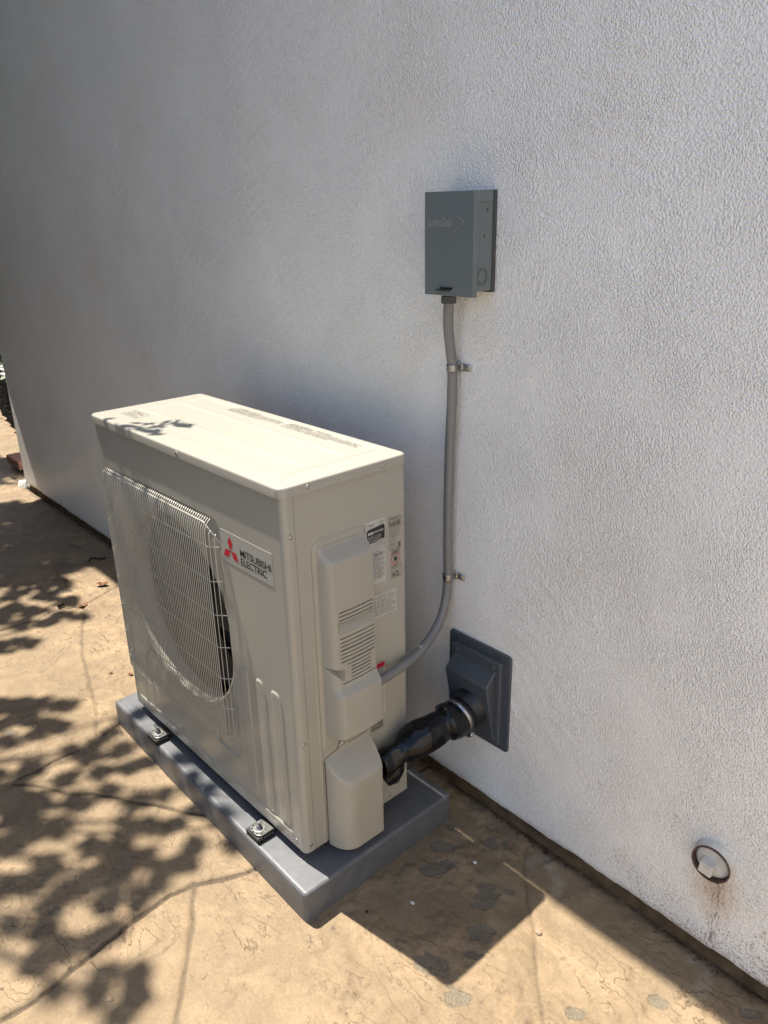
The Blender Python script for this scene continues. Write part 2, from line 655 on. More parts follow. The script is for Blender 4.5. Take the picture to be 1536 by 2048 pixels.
M['grit'] = simple_mat('brown_grit', (.05, .034, .022), .9, .2, noise_amt=.6, noise_scale=80)
M['pebble'] = simple_mat('pale_pebble', (.27, .2, .14), .8, .2, noise_amt=.3, noise_scale=150)
M['lava'] = simple_mat('dark_lava_stone', (.0035, .0033, .003), .9, .15, noise_amt=.6, noise_scale=20, bump_d=.02, bump_s=30)
M['brick'] = simple_mat('pink_brick', (.42, .22, .15), .85, .2, noise_amt=.2, noise_scale=30)
M['plaster'] = simple_mat('broken_plaster', (.56, .545, .50), .85, .2, noise_amt=.15, noise_scale=40)


def pad_material():
    m, nt, b = new_mat('grey_pad_plastic')
    n = N(nt)
    p = n.pos()
    t = n.noise(p, 7, 5, .65)
    col = n.ramp(t, [(.3, (.084, .089, .099)), (.7, (.120, .125, .134))])
    col = n.mix(n.ramp(n.noise(p, 28, 5, .7), [(.5, 0), (.75, .4)]), col, (.16, .15, .135))
    # chalky scuffs
    s = n.noise(n('Mapping', {'Vector': p, 'Rotation': (0, 0, .35), 'Scale': (6, 60, 6)}).outputs[0], 1, 5, .7, .6)
    sep = n('SeparateXYZ', {0: p})
    near = n.ramp(sep.outputs[0], [(.0, 0), (1, 1)])
    col = n.mix(n.ramp(s, [(.62, 0), (.72, .45)]), col, (.36, .36, .36))
    link_in(nt, col, b, 'Base Color')
    link_in(nt, n.math('MULTIPLY_ADD', n.noise(p, 30, 4, .6), .22, .30), b, 'Roughness')
    link_in(nt, n.bump(n.math('ADD', n.noise(p, 500, 2, .6), n.math('MULTIPLY', n.noise(p, 12, 2, .5), 4)), .0004), b, 'Normal')
    return m


M['pad'] = pad_material()

# ------------------------------------------------------------------ the ground
def structure(o, kind='structure'):
    o['kind'] = kind
    return o


gv = [(-40, -40, G - .03), (40, -40, G - .03), (40, 40, G - .03), (-40, 40, G - .03)]
ground = structure(mesh_obj('ground', gv, [(0, 1, 2, 3)], M['concrete'], loc=(0, 0, G - .03)))


def graded(a, b, fine0, fine1, s0, grow):
    out = [fine0]
    while out[-1] < fine1:
        out.append(out[-1] + s0)
    hi = out[-1]
    s = s0
    while hi < b:
        s = min(s * grow, .05)
        hi += s
        out.append(hi)
    lo = fine0
    s = s0
    while lo > a:
        s = min(s * grow, .05)
        lo -= s
        out.insert(0, lo)
    return np.array(out)


GX = graded(-6.5, 2.3, -1.0, 1.0, .0045, 1.006)
GY = graded(-3.2, .56, -.62, .53, .0045, 1.03)
PX, PY = np.meshgrid(GX, GY, indexing='ij')

L10 = [(-3.34, -4), (-3.346, .392), (-3.346, .473), (-3.368, .7)]
L8 = [(-3.0, -.4), (-2.80, -.05), (-2.639, .165), (-2.554, .275), (-2.481, .391), (-2.38, .6)]
L1 = [(-1.70, -4), (-1.76, -.6), (-1.788, -.109), (-1.774, .027), (-1.803, .097), (-1.785, .14), (-1.764, .203), (-1.80, .291), (-1.828, .381), (-1.83, .7)]
L2 = [(-1.767, .21), (-1.697, .181), (-1.566, .118), (-1.425, .056), (-1.282, .014), (-1.12, -.033), (-1.007, -.072), (-.888, -.121)]
L3 = [(-.90, -4), (-.874, -.402), (-.866, -.324), (-.87, -.266), (-.882, -.188), (-.886, -.118), (-.911, -.039), (-.92, .7)]
L4 = [(-.868, -.381), (-.792, -.323), (-.705, -.261), (-.648, -.215), (-.571, -.165), (-.494, -.118), (-.399, -.058), (-.18, .08)]
L5 = [(-.25, -4), (-.18, -.75), (-.166, -.63), (-.164, -.563), (-.175, -.508), (-.189, -.439), (-.199, -.367), (-.211, -.29), (-.214, -.238), (-.2, -.181), (-.168, -.12), (-.141, -.068), (-.10, .7)]
L6 = [(-.205, -.178), (-.173, -.199), (-.113, -.235), (-.053, -.28), (.016, -.333), (.078, -.379), (.30, -.50), (2.6, -1.6)]
L7 = [(.262, .475), (.278, .449), (.309, .403), (.361, .344), (.428, .282), (.498, .202), (.564, .138), (.70, -.02), (1.1, -.45), (1.5, -1.073)]
L9 = [(-1.272, -.60), (-1.272, -.274), (-1.262, -.199), (-1.265, -.1), (-1.257, .0)]


def seg_dist(poly, X, Y, wob=None):
    d = np.full(X.shape, 1e9)
    for (x0, y0), (x1, y1) in zip(poly[:-1], poly[1:]):
        dx, dy = x1 - x0, y1 - y0
        t = np.clip(((X - x0) * dx + (Y - y0) * dy) / (dx * dx + dy * dy), 0, 1)
        d = np.minimum(d, np.hypot(X - x0 - t * dx, Y - y0 - t * dy))
    return d


wobx = (fbm(PX, PY, 14, 2, 5) - .5) * .012
woby = (fbm(PX, PY, 14, 2, 6) - .5) * .012
WX, WY = PX + wobx, PY + woby
groove = np.zeros(PX.shape)
zg = np.zeros(PX.shape)
for poly, wd, dp in ((L10, .007, .004), (L8, .0045, .003), (L1, .0065, .005), (L2, .008, .0035), (L3, .0068, .006), (L4, .0075, .005),
                     (L5, .0085, .006), (L6, .008, .004), (L7, .0065, .003), (L9, .004, .002)):
    d = seg_dist(poly, WX, WY)
    c = np.clip(1 - (d / wd) ** 2, 0, 1)
    zg = np.minimum(zg, -dp * np.sqrt(c))
    groove = np.maximum(groove, np.clip(c * 1.6, 0, 1) * (dp / .006))
# low relief of the stamped slate
rel = fbm(PX + .02 * wobx, PY * 1.7, 6.5, 5, 21, .55)
q = rel * 14
terr = np.floor(q) + sstep((q - np.floor(q)) / .16)
on = sstep((fbm(PX, PY, 2.6, 3, 31) - .42) / .12)
z = zg + .0016 * (terr / 1.0 - 7) * on + .004 * (fbm(PX, PY, 1.2, 2, 9) - .5)
# exposed aggregate hollows: x, y, half sizes, turn
PATCH = [(.122, .324, .034, .020, .5), (.082, .387, .020, .012, .2), (.195, .418, .026, .015, .1), (.222, .440, .018, .010, -.4), (.153, .255, .034, .026, .8), (.165, .285, .02, .02, 0),
         (.270, .305, .022, .017, .6), (.300, .262, .030, .014, .9), (.288, .287, .034, .014, .9), (.317, .336, .012, .009, 0), (.346, .2, .031, .026, .7), (.327, .07, .040, .024, .35),
         (.369, .152, .02, .011, .4), (.411, .053, .030, .022, .6), (.593, .2, .022, .014, .9), (.689, .336, .02, .013, .3), (.823, .444, .026, .011, .7), 
         
         (-1.55, .36, .03, .02, .3), (-2.2, .30, .06, .03, .4), (-2.35, .42, .05, .02, .2), (-1.1, -.30, .03, .015, .5), (-1.95, .18, .05, .02, 1.0), (-.35, -.45, .02, .012, .3)]
patch = np.zeros(PX.shape)
for x, y, a, b_, th in PATCH:
    dx, dy = PX - x, PY - y
    u = dx * math.cos(th) + dy * math.sin(th)
    v = -dx * math.sin(th) + dy * math.cos(th)
    patch = np.maximum(patch, np.clip(1.25 - .75 * np.hypot(u / a, v / b_), 0, 1))
z -= .0016 * sstep((patch + (fbm(PX, PY, 60, 3, 4) - .5) * .6 - .35) / .25)
stain = np.zeros(PX.shape)
for poly, wd in (([(.301, .432), (.301, .462), (.325, .470), (.358, .454), (.382, .437), (.394, .408)], .012),
                 ([(.691, .471), (.698, .488), (.715, .480), (.732, .442), (.736, .414)], .013)):
    stain = np.maximum(stain, np.clip(1.4 - seg_dist(poly, WX, WY) / wd, 0, 1))
# faint ridge that leaves the pad's corner into the sun
d = seg_dist([(.094, -.057), (.147, -.069), (.214, -.083), (.262, -.09)], WX, WY)
z += .0018 * np.exp(-(d / .007) ** 2)
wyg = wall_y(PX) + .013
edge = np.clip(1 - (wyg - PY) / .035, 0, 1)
z -= .004 * np.clip(1 - (wyg - PY) / .012, 0, 1) * fbm(PX, PY, 40, 3, 12)
z += .002 * np.clip(1 - np.abs(wyg - .022 - PY) / .01, 0, 1) * fbm(PX, PY, 30, 3, 13)
PZ = G + z


def x_at(poly, Y):
    ys = np.array([p[1] for p in poly])
    xs = np.array([p[0] for p in poly])
    return np.interp(Y, ys, xs)


def y_at(poly, X):
    xs = np.array([p[0] for p in poly])
    ys = np.array([p[1] for p in poly])
    return np.interp(X, xs, ys)


CX = (WX[:-1, :-1] + WX[1:, 1:]) / 2
CY = (WY[:-1, :-1] + WY[1:, 1:]) / 2
reg = np.full(CX.shape, -1)
x10, x8, x1, x3, x5 = (x_at(p, CY) for p in (L10, L8, L1, L3, L5))
x8 = np.where(CY < -.4, -3.0, x8)
reg[CX < x10] = 0
reg[(CX >= x10) & (CX < x8)] = 1
reg[(CX >= x8) & (CX < x1)] = 2
b = (CX >= x1) & (CX < x3)
up = CY > y_at(L2, CX)
reg[b & up] = 3
reg[b & ~up & (CX < -1.262)] = 4
reg[b & ~up & (CX >= -1.262)] = 5
b = (CX >= x3) & (CX < x5)
up = CY > y_at(L4, CX)
reg[b & up] = 6
reg[b & ~up] = 7
b = CX >= x5
up6 = CY > y_at(L6, CX)
r7 = CX + 0 > x_at(L7[::-1], CY)
reg[b & ~up6] = 8
reg[b & up6 & ~r7] = 9
reg[b & up6 & r7] = 10

patio = structure(mesh_obj('patio', [(-6.4, -3.1, G - .02), (2.5, -3.1, G - .02), (2.5, .5, G - .02), (-6.4, .5, G - .02)], [(0, 1, 2, 3)], M['concrete'], loc=(0, 0, G)))
allv = np.stack([PX, PY, PZ], -1).reshape(-1, 3)
allf = grid_faces(*PX.shape)
attrs = {'groove': groove.ravel(), 'patch': patch.ravel(), 'stain': stain.ravel(), 'edge': edge.ravel()}
for k in range(11):
    f = allf[reg == k]
    if not len(f):
        continue
    used = np.unique(f)
    remap = np.zeros(len(allv), dtype=np.int64)
    remap[used] = np.arange(len(used))
    o = mesh_obj('stamped_stone', allv[used], remap[f], M['concrete'], patio, True)
    for an, av in attrs.items():
        a = o.data.attributes.new(an, 'FLOAT', 'POINT')
        a.data.foreach_set('value', av[used].astype(np.float32))

# ------------------------------------------------------------------ the house wall
house = thing('house', 'white stuccoed house wall rising behind the outdoor unit, dirt-stained at its foot', 'house wall', (0, .5, G))
xs = np.concatenate([np.arange(-3.4, -1.2, .03), np.arange(-1.2, 1.6, .008), np.arange(1.6, 2.5, .05)])
zb = -.0615 + .008 * (fbm(xs, xs * 0, 7, 2, 3) - .5) + .009 * (fbm(xs, xs * 0, 40, 3, 8, .6) - .5)
zs = [0, .012, .05, .3, 3.0]
v, nz = [], len(zs) + 3
for x, z0 in zip(xs, zb):
    y = float(wall_y(x))
    v.append((x, y + .03, z0 + .002))
    v.append((x, y + .006, z0))
    v.append((x, y + .0015, z0 + .001))
    for q in zs:
        v.append((x, y, z0 + .004 + q if q < 3 else 3.0))
f = grid_faces(len(xs), nz).reshape(-1, 4)
v = list(v)
n0 = len(v)
ye = float(wall_y(-3.4))
wl = mesh_obj('stucco_wall', v, f, M['stucco'], house, True)
# rounded corner and the return wall at the far end
mb = MB()
arc = [(-3.4 - .006 * math.sin(t), ye + .006 - .006 * math.cos(t)) for t in np.linspace(0, math.pi / 2, 5)] + [(-3.406, 6.0)]
vv = [(x, y, zz) for x, y in arc for zz in (-.06, 3.0)]
mb.add(vv, [(2 * i, 2 * i + 1, 2 * i + 3, 2 * i + 2) for i in range(len(arc) - 1)])
mb.build('end_wall', M['stucco'], house)
mb = MB()
xf = np.arange(-3.38, 4.0, .02)
fv = []
for x in xf:
    y = float(wall_y(x)) + .013
    n1 = .004 * (mnoise.noise(Vector((x * 9, 1, 0))))
    fv += [(x, y + n1 - .004, G - .03), (x, y + n1 - .003, G + .006), (x, y + n1 * .6, G + .022), (x, y + .003, G + .05)]
ff = grid_faces(len(xf), 4).reshape(-1, 4)
mesh_obj('foundation', fv, ff, M['foundation'], house, True)
# wing added out of view at right to bounce sun onto wall and unit
mb = MB()
mb.box((2.35, -2.6, G - .02), (2.75, .452, 2.9))
mb.build('bounce_wing', M['stucco'], house)
# loose grit along the foot of the wall
gv_, gf_ = [], []
for i in range(1800):
    x = random.uniform(-3.3, 1.4) if i % 3 else random.uniform(0, 1.2)
    y = float(wall_y(x)) + .008 - abs(random.gauss(0, .009))
    s = random.uniform(.0007, .0019) * (1.6 if i % 9 == 0 else 1)
    c = Vector((x, y, G + s * .4 + .001))
    n1 = len(gv_)
    for a in range(4):
        th = a * 1.57 + random.random()
        gv_.append(c + Vector((math.cos(th) * s * 1.4, math.sin(th) * s, -s * .5)))
    gv_.append(c + Vector((random.uniform(-s, s) * .4, 0, s * random.uniform(.3, .9))))
    gf_ += [(n1, n1 + 1, n1 + 4), (n1 + 1, n1 + 2, n1 + 4), (n1 + 2, n1 + 3, n1 + 4), (n1 + 3, n1, n1 + 4)]
grit_o = mesh_obj('grit', gv_, gf_, M['grit'], loc=(0, .49, G))
grit_o['kind'] = 'stuff'
grit_o['label'] = 'dark grit lying along the foot of the white wall'
# eave: soffit and fascia, 0.3 m out from the wall, high above the picture
EY = .3835 - .061 * 3.0
mb = MB()
mb.box((-4.35, EY, 2.90), (4.2, 6.0, 3.02))
e = mb.build('eave', M['eave'], house)
mb = MB()
mb.box((-4.37, EY - .0, 2.895), (4.2, EY + .03, 3.03))
mb.build('fascia', M['eave'], house)

# ------------------------------------------------------------------ far left: low wall, shrub, brick, plaster
lw = thing('low_garden_wall', 'low dark stone wall in shade past the far corner of the house', 'garden wall', (-4.9, 1.0, G))
mb = MB()
for r_ in range(3):
    x = -6.6
    while x < -4.0:
        L_ = random.uniform(.18, .34)
        z0 = G + r_ * .13
        y0 = .86 - .19 * (x + 4.28) + random.uniform(-.012, .012)
        mb2 = MB()
        mb2.box((x + .002, y0, z0 + .002), (x + L_ - .002, y0 + .2, z0 + .128))
        s_ = mb2.build('stone', M['lava'], lw)
        bevel(s_, .005, 2)
        x += L_
mb = MB()
for i in range(8):
    x = -6.6 + i * .33
    y0 = .84 - .19 * (x + 4.28)
    mb.box((x, y0 + .01, G + .392), (x + .325, y0 + .24, G + .406))
mb.build('coping', M['plaster'], lw)


def leaf_mesh(centres, size, aspect, rnd, tilt=1.0):
    v, f = [], []
    for c in centres:
        s = size * rnd.uniform(.65, 1.25)
        w = s * aspect
        th = rnd.uniform(0, 2 * math.pi)
        a = Vector((math.cos(th), math.sin(th), rnd.uniform(-.6, .6) * tilt)).normalized()
        u = Vector((rnd.uniform(-.5, .5) * tilt, rnd.uniform(-.5, .5) * tilt, 1)).normalized()
        b_ = a.cross(u).normalized()
        k = a.cross(b_)
        n = len(v)
        c = Vector(c)
        v += [c - a * s * .5, c - a * s * .22 + b_ * w * .42 + k * s * .03, c + a * s * .12 + b_ * w * .5 + k * s * .03, c + a * s * .5 + k * s * .08,
              c + a * s * .12 - b_ * w * .5 + k * s * .03, c - a * s * .22 - b_ * w * .42 + k * s * .03]
        f += [(n, n + 1, n + 2, n + 3), (n, n + 3, n + 4, n + 5)]
    return v, f


rnd = random.Random(5)
sh = thing('shrub', 'green shrub growing above the low dark wall at the left edge', 'shrub', (-5.4, 1.5, G))
cs = []
for i in range(2600):
    c = Vector((rnd.gauss(-5.7, .5), 0, G + .36 + abs(rnd.gauss(0, .13))))
    c.y = 1.30 - .19 * (c.x + 5.7) + rnd.gauss(0, .07)
    cs.append(c)
v, f = leaf_mesh(cs, .06, .45, rnd)
mesh_obj('foliage', v, f, M['leaf'], sh)
mb = MB()
for i in range(7):
    x = -6.3 + i * .22
    mb.tube([(x, 1.40, G), (x + .03, 1.41, G + .3), (x + rnd.uniform(-.1, .1), 1.40, G + .55)], [.012, .01, .006], 6)
mb.build('stem', M['bark'], sh)

gwl = thing('neighbour_wall', 'sunlit pale wall far behind the shrub at the left edge', 'wall', (-14, 3, G))
mb = MB()
mb.box((-14.3, -4, G - .02), (-14, 9, G + 1.6))
mb.build('wall_face', M['plaster'], gwl)
mb = MB()
mb.box((-14.36, -4, G + 1.6), (-13.94, 9, G + 1.66))
mb.build('coping', M['plaster'], gwl)

mb = MB()
mb.box((-4.02, .655, G), (-3.80, .80, G + .055))
o = mb.build('brick', M['brick'], loc=(-3.9, .72, G))
bevel(o, .004, 2)
o['label'] = 'pinkish brick lying on the patio just past the far wall corner'
o['category'] = 'brick'
mb = MB()
v = [(-3.545, .555, G), (-3.46, .53, G), (-3.43, .565, G), (-3.49, .62, G), (-3.56, .595, G),
     (-3.53, .56, G + .02), (-3.475, .542, G + .028), (-3.445, .57, G + .03), (-3.495, .605, G + .026), (-3.54, .588, G + .018)]
mb.add(v, [(5, 6, 7, 8, 9), (0, 1, 6, 5), (1, 2, 7, 6), (2, 3, 8, 7), (3, 4, 9, 8), (4, 0, 5, 9)])
o = mb.build('plaster_chunk', M['plaster'], loc=(-3.5, .56, G))
o['label'] = 'broken white plaster chunk at the foot of the far wall corner'
o['category'] = 'plaster chunk'

# ------------------------------------------------------------------ tree whose leaves dapple the patio (stands left of the picture)
BLOBS = [(-3.0, 0.38, 0.086), (-2.79, 0.49, 0.085), (-2.58, 0.56, 0.062), (-2.73, 0.27, 0.071), (-2.62, 0.37, 0.077), (-2.39, 0.43, 0.058), (-2.25, 0.49, 0.046), (-2.44, 0.23, 0.067), (-2.31, 0.33, 0.057), (-2.51, 0.15, 0.048), (-2.01, 0.42, 0.022), (-2.11, 0.41, 0.018), (-2.22, 0.07, 0.046), (-2.18, 0.14, 0.06), (-2.07, 0.19, 0.059), (-1.99, 0.22, 0.041), (-2.05, 0.04, 0.051), (-1.94, 0.12, 0.057), (-1.83, 0.17, 0.04), (-1.93, -0.02, 0.042), (-1.85, 0.03, 0.048), (-1.74, 0.11, 0.032), (-1.67, 0.16, 0.019), (-1.77, -0.04, 0.041), (-1.73, 0.05, 0.038), (-1.64, -0.12, 0.051), (-1.6, -0.06, 0.03), (-2.2, 0.02, 0.052), (-1.87, -0.08, 0.04), (-1.27, -0.28, 0.034), (-1.22, -0.23, 0.039), (-1.19, -0.18, 0.031), (-1.14, -0.14, 0.021), (-1.11, -0.11, 0.013), (-1.14, -0.24, 0.028), (-1.07, -0.2, 0.025), (-1.16, -0.3, 0.03), (-1.04, -0.25, 0.022), (-1.06, -0.32, 0.019), (-1.02, -0.17, 0.019), (-0.92, -0.39, 0.016), (-0.86, -0.14, 0.017), (-0.88, -0.19, 0.021), (-0.88, -0.08, 0.015), (-0.88, -0.32, 0.03), (-0.81, -0.17, 0.023), (-0.79, -0.09, 0.017), (-0.71, -0.11, 0.021), (-0.68, -0.06, 0.017), (-0.73, -0.17, 0.018), (-0.78, -0.26, 0.02), (-0.86, -0.35, 0.027), (-0.8, -0.4, 0.037), (-0.72, -0.35, 0.035), (-0.68, -0.28, 0.022), (-0.64, -0.19, 0.015), (-0.55, -0.15, 0.022), (-0.52, -0.09, 0.015), (-0.64, -0.4, 0.037), (-0.6, -0.34, 0.021), (-0.63, -0.46, 0.036), (-0.49, -0.41, 0.033), (-0.47, -0.31, 0.024), (-0.43, -0.26, 0.028), (-0.51, -0.21, 0.019), (-0.45, -0.17, 0.021), (-0.4, -0.13, 0.023), (-0.35, -0.23, 0.029), (-0.34, -0.3, 0.029), (-0.38, -0.36, 0.029), (-0.47, -0.46, 0.025), (-0.25, -0.3, 0.018), (-0.29, -0.36, 0.017), (-0.31, -0.12, 0.014), (-0.27, -0.17, 0.017), (-0.26, -0.25, 0.019), (-0.37, -0.46, 0.02), (-0.24, -0.48, 0.024), (-0.24, -0.53, 0.014), (-0.31, -0.49, 0.018), (-0.21, -0.42, 0.023), (-0.21, -0.38, 0.018), (-0.12, -0.44, 0.015), (-0.07, -0.39, 0.018), (-0.09, -0.47, 0.011), (-0.03, -0.41, 0.015), (-0.01, -0.45, 0.016), (-0.15, -0.53, 0.011), (-0.38, -0.54, 0.011), (-0.5, -0.52, 0.019), (-0.65, -0.27, 0.022), (-0.71, -0.42, 0.03), (-0.39, -0.32, 0.023), (-0.39, -0.41, 0.019), (-0.29, -0.21, 0.017), (-0.47, -0.21, 0.016), (-0.84, -0.45, 0.044), (-0.66, -0.51, 0.04), (-0.52, -0.58, 0.037), (-0.38, -0.62, 0.026), (-1.08, -0.39, 0.024), (-1.24, -0.35, 0.038), (-1.91, -0.18, 0.063), (-2.34, -0.06, 0.071), (-2.96, 0.12, 0.083), (-0.41, -0.05, 0.013), (-0.5, -0.02, 0.011), (-0.34, -0.03, 0.009), (-0.45, 0.02, 0.01), (-0.24, -0.05, 0.009), (-0.94, 0.03, 0.012), (-0.92, -0.02, 0.01), (-0.77, -0.01, 0.011)]
tree = thing('tree', 'leafy tree beside the patio whose branches dapple the ground with shade', 'tree', (-4.6, -2.3, G))
rnd = random.Random(3)
cent, tips = [], []
kx, ky = SUN_DIR.x / SUN_DIR.z, SUN_DIR.y / SUN_DIR.z


def lift(x, y, h):
    return Vector((x + kx * h, y + ky * h, G + h))


for i, (x, y, r) in enumerate(BLOBS):
    h0 = rnd.uniform(3.2, 4.5)
    tips.append(lift(x, y, h0))
    n = int(13 + r * r * 3800)
    for _ in range(n):
        a = rnd.uniform(0, 2 * math.pi)
        q = r * math.sqrt(rnd.random())
        cent.append(lift(x + math.cos(a) * q, y + math.sin(a) * q, h0 + rnd.uniform(-.25, .25)))
# extra crown leaves, added to shade unseen ground and darken wall and unit front
for _ in range(38000):
    x = rnd.uniform(-9.5, -.9)
    y = rnd.uniform(-3.4, -.62 - .05 * abs(x))
    if mnoise.noise(Vector((x * 1.7, y * 1.7, 3))) < -.45:
        continue
    cent.append(lift(x, y, rnd.uniform(2.5, 4.6)))
for _ in range(12000):
    x = rnd.uniform(-1.2, .75)
    y = rnd.uniform(-3.4, -.76 if x < -.2 else -.95)
    if mnoise.noise(Vector((x * 1.7, y * 1.7, 3))) < -.45:
        continue
    cent.append(lift(x, y, rnd.uniform(2.8, 4.6)))
for _ in range(16000):
    x = rnd.uniform(-10, -2.9)
    y = rnd.uniform(-.9, .32 + .02 * x)
    if x > -4.3 and y > .22:
        continue
    if mnoise.noise(Vector((x * 2.2, y * 2.2, 7))) < -.4:
        continue
    cent.append(lift(x, y, rnd.uniform(2.8, 4.6)))
for _ in range(11000):
    x = rnd.uniform(-10, -2.1)
    y = rnd.uniform(.05, .45)
    if -4.7 < x < -3.25:
        continue
    cent.append(lift(x, y, rnd.uniform(4.1, 5.6)))
# the low twig over the cabinet
cent2 = []
for (x, y, s_) in [(-.655, .035, .03), (-.63, .055, .03), (-.60, .07, .03), (-.585, .05, .03), (-.565, .105, .028), (-.54, .12, .024), (-.62, .095, .028), (-.60, .11, .02), (-.545, .03, .03), (-.52, .02, .03),
                   (-.56, .02, .03), (-.60, .015, .03), (-.645, .005, .03), (-.68, -.01, .03), (-.50, -.03, .03), (-.55, -.03, .04), (-.61, -.03, .04), (-.67, -.04, .04), (-.735, -.02, .03), (-.75, .0, .02), (-.70, -.03, .03), (-.78, -.02, .03)]:
    c = Vector((x, y, .88)) + Vector((kx, ky, 1)) * rnd.uniform(1.35, 1.6)
    cent2.append(c)
v, f = leaf_mesh(cent, .070, .55, rnd, .6)
v2, f2 = leaf_mesh(cent2, .062, .42, rnd, .5)
n = len(v)
v += v2
f += [tuple(i + n for i in q) for q in f2]
mesh_obj('crown', v, f, M['leaf'], tree)
mb = MB()
mb.tube(catmull([(-4.6, -2.3, G - .05), (-4.55, -2.2, .8), (-4.45, -2.05, 1.7), (-4.2, -1.8, 2.5)], .1), lambda t: .13 - .05 * t, 12)
mb.build('trunk', M['bark'], tree, True)
limbs = [Vector((-3.3, -1.0, 3.3)), Vector((-2.6, -1.3, 3.2)), Vector((-4.4, -.9, 3.4)), Vector((-5.2, -1.9, 3.5)), Vector((-3.4, -2.6, 3.5))]
mb = MB()
for L_ in limbs:
    mid = (Vector((-4.2, -1.8, 2.5)) + L_) / 2 + Vector((0, 0, .15))
    mb.tube(catmull([(-4.2, -1.8, 2.45), mid, L_], .1), lambda t: .06 - .035 * t, 8)
for t_ in tips[::2]:
    L_ = min(limbs, key=lambda q: (q - t_).length)
    mid = (L_ + t_) / 2 + Vector((rnd.uniform(-.1, .1), rnd.uniform(-.1, .1), .05))
    mb.tube([L_, mid, t_], [.014, .009, .004], 5)
tw = Vector((-.6, .02, .88)) + Vector((kx, ky, 1)) * 1.5
mb.tube([limbs[1], (limbs[1] + tw) / 2 + Vector((0, 0, .15)), tw], [.012, .007, .003], 5)
mb.build('branches', M['bark'], tree, True)

# ------------------------------------------------------------------ unseen leafy screen, added to block sky and darken wall and unit front
shade_hedge = thing('shade_hedge', 'tall green leafy screen added out of view to darken the house wall and unit front', 'shade_hedge', (-3.2, -2.7, G))
mb = MB()
for i in range(8):
    x = -5.6 + i * .72
    mb.tube([(x, -2.7, G - .02), (x + .04, -2.68, 1.0), (x + rnd.uniform(-.1, .1), -2.7, 2.6)], [.05, .035, .012], 7)
mb.build('stem', M['bark'], shade_hedge)
xs_, zs_ = np.arange(-6.0, -.4, .11), np.arange(G, 5.0, .11)
HX, HZ = np.meshgrid(xs_, zs_, indexing='ij')
HY = -2.35 - .22 * fbm(HX, HZ, 2.2, 4, 61) + .0
hv = np.stack([HX, HY, HZ], -1).reshape(-1, 3)
mesh_obj('foliage_mass', hv, grid_faces(*HX.shape).reshape(-1, 4), M['leaf'], shade_hedge)
YS_, ZS_ = np.meshgrid(np.arange(-2.5, .5, .11), np.arange(G, 5.0, .11), indexing='ij')
HX2 = -5.9 + .25 * fbm(YS_, ZS_, 2.2, 4, 62)
mesh_obj('foliage_mass', np.stack([HX2, YS_, ZS_], -1).reshape(-1, 3), grid_faces(*YS_.shape).reshape(-1, 4), M['leaf'], shade_hedge)
hc = [(-5.7 + .18 * rnd.random(), rnd.uniform(-2.5, .5), G + 5.1 * rnd.random()) for _ in range(5000)]
hc += [(rnd.uniform(-6.0, -.35), -2.3 - .18 * rnd.random(), G + 5.1 * rnd.random()) for _ in range(11000)]
hv, hf_ = leaf_mesh(hc, .09, .5, rnd)
mesh_obj('foliage', hv, hf_, M['leaf'], shade_hedge)

# ------------------------------------------------------------------ the pad
pad = thing('equipment_pad', 'grey plastic equipment pad under the ivory outdoor unit', 'pad', (-.42, .18, G))
padm = rounded_slab('slab', -.921, .068, -.051, .408, G, PADZ, .012, .009, M['pad'], pad)
# the pad's front edge runs a touch askew
me = padm.data
for vtx in me.vertices:
    wx = vtx.co.x + pad.location.x
    wy = vtx.co.y + pad.location.y
    if wy < .1:
        vtx.co.y += -.012 * (wx + .5) * 1.6 * (1 if wx > -2 else 0) + .004
mb = MB()
mb.box((-.405, -.0502, G + .022), (-.33, -.046, PADZ - .016))
sk = mb.build('moulded_label', M['pad'], pad)

# ------------------------------------------------------------------ the outdoor unit
unit = thing('outdoor_unit', 'ivory heat pump outdoor unit with wire fan guard standing on a grey pad', 'outdoor unit', (-.42, .16, 0))
RC = .014


def front_pos(U, V, Hh):
    """U runs round the left corner, along the front and round the right corner"""
    x = np.empty(U.shape)
    y = np.empty(U.shape)
    nx = np.zeros(U.shape)
    ny = np.full(U.shape, -1.0)
    a, b_ = -W + RC, -RC
    x[:] = U
    y[:] = 0
    q = math.pi / 2 * RC
    m = U > b_
    th = np.clip((U - b_) / RC, 0, math.pi / 2)
    x = np.where(m, b_ + RC * np.sin(th), x)
    y = np.where(m, RC - RC * np.cos(th) + np.maximum(U - b_ - q, 0), y)
    nx = np.where(m, np.sin(th), nx)
    ny = np.where(m, -np.cos(th), ny)
    m = U < a
    th = np.clip((a - U) / RC, 0, math.pi / 2)
    x = np.where(m, a - RC * np.sin(th), x)
    y = np.where(m, RC - RC * np.cos(th) + np.maximum(a - U - q, 0), y)
    nx = np.where(m, -np.sin(th), nx)
    ny = np.where(m, -np.cos(th), ny)
    return np.stack([x + nx * Hh, y + ny * Hh, V], -1)


q_ = math.pi / 2 * RC
u0 = -W + RC - q_ - .02
u1 = -RC + q_ + .0118
FU = np.concatenate([np.arange(u0, u1, .0022), [u1]])
FV = np.concatenate([[0, .0005], np.arange(.0022, .860, .0022)])
U, V = np.meshgrid(FU, FV, indexing='ij')
Hh = np.zeros(U.shape)
# recess for the guard
dd = rr_dist(U, V, -.812, -.243, .122, .746, .03)
Hh -= .0045 * sstep(.5 - dd / .0045)
rad0 = np.hypot(U + .503, V - .437)
Hh -= .0055 * sstep((.257 + .085 - rad0) / .085) * (U > -1) * sstep((.0 - dd) / .03)
# seams inside the recess (bell-mouth plate)
dd2 = rr_dist(U, V, -.795, -.262, .150, .735, .05)
Hh += .0012 * sstep(.5 - dd2 / .003)
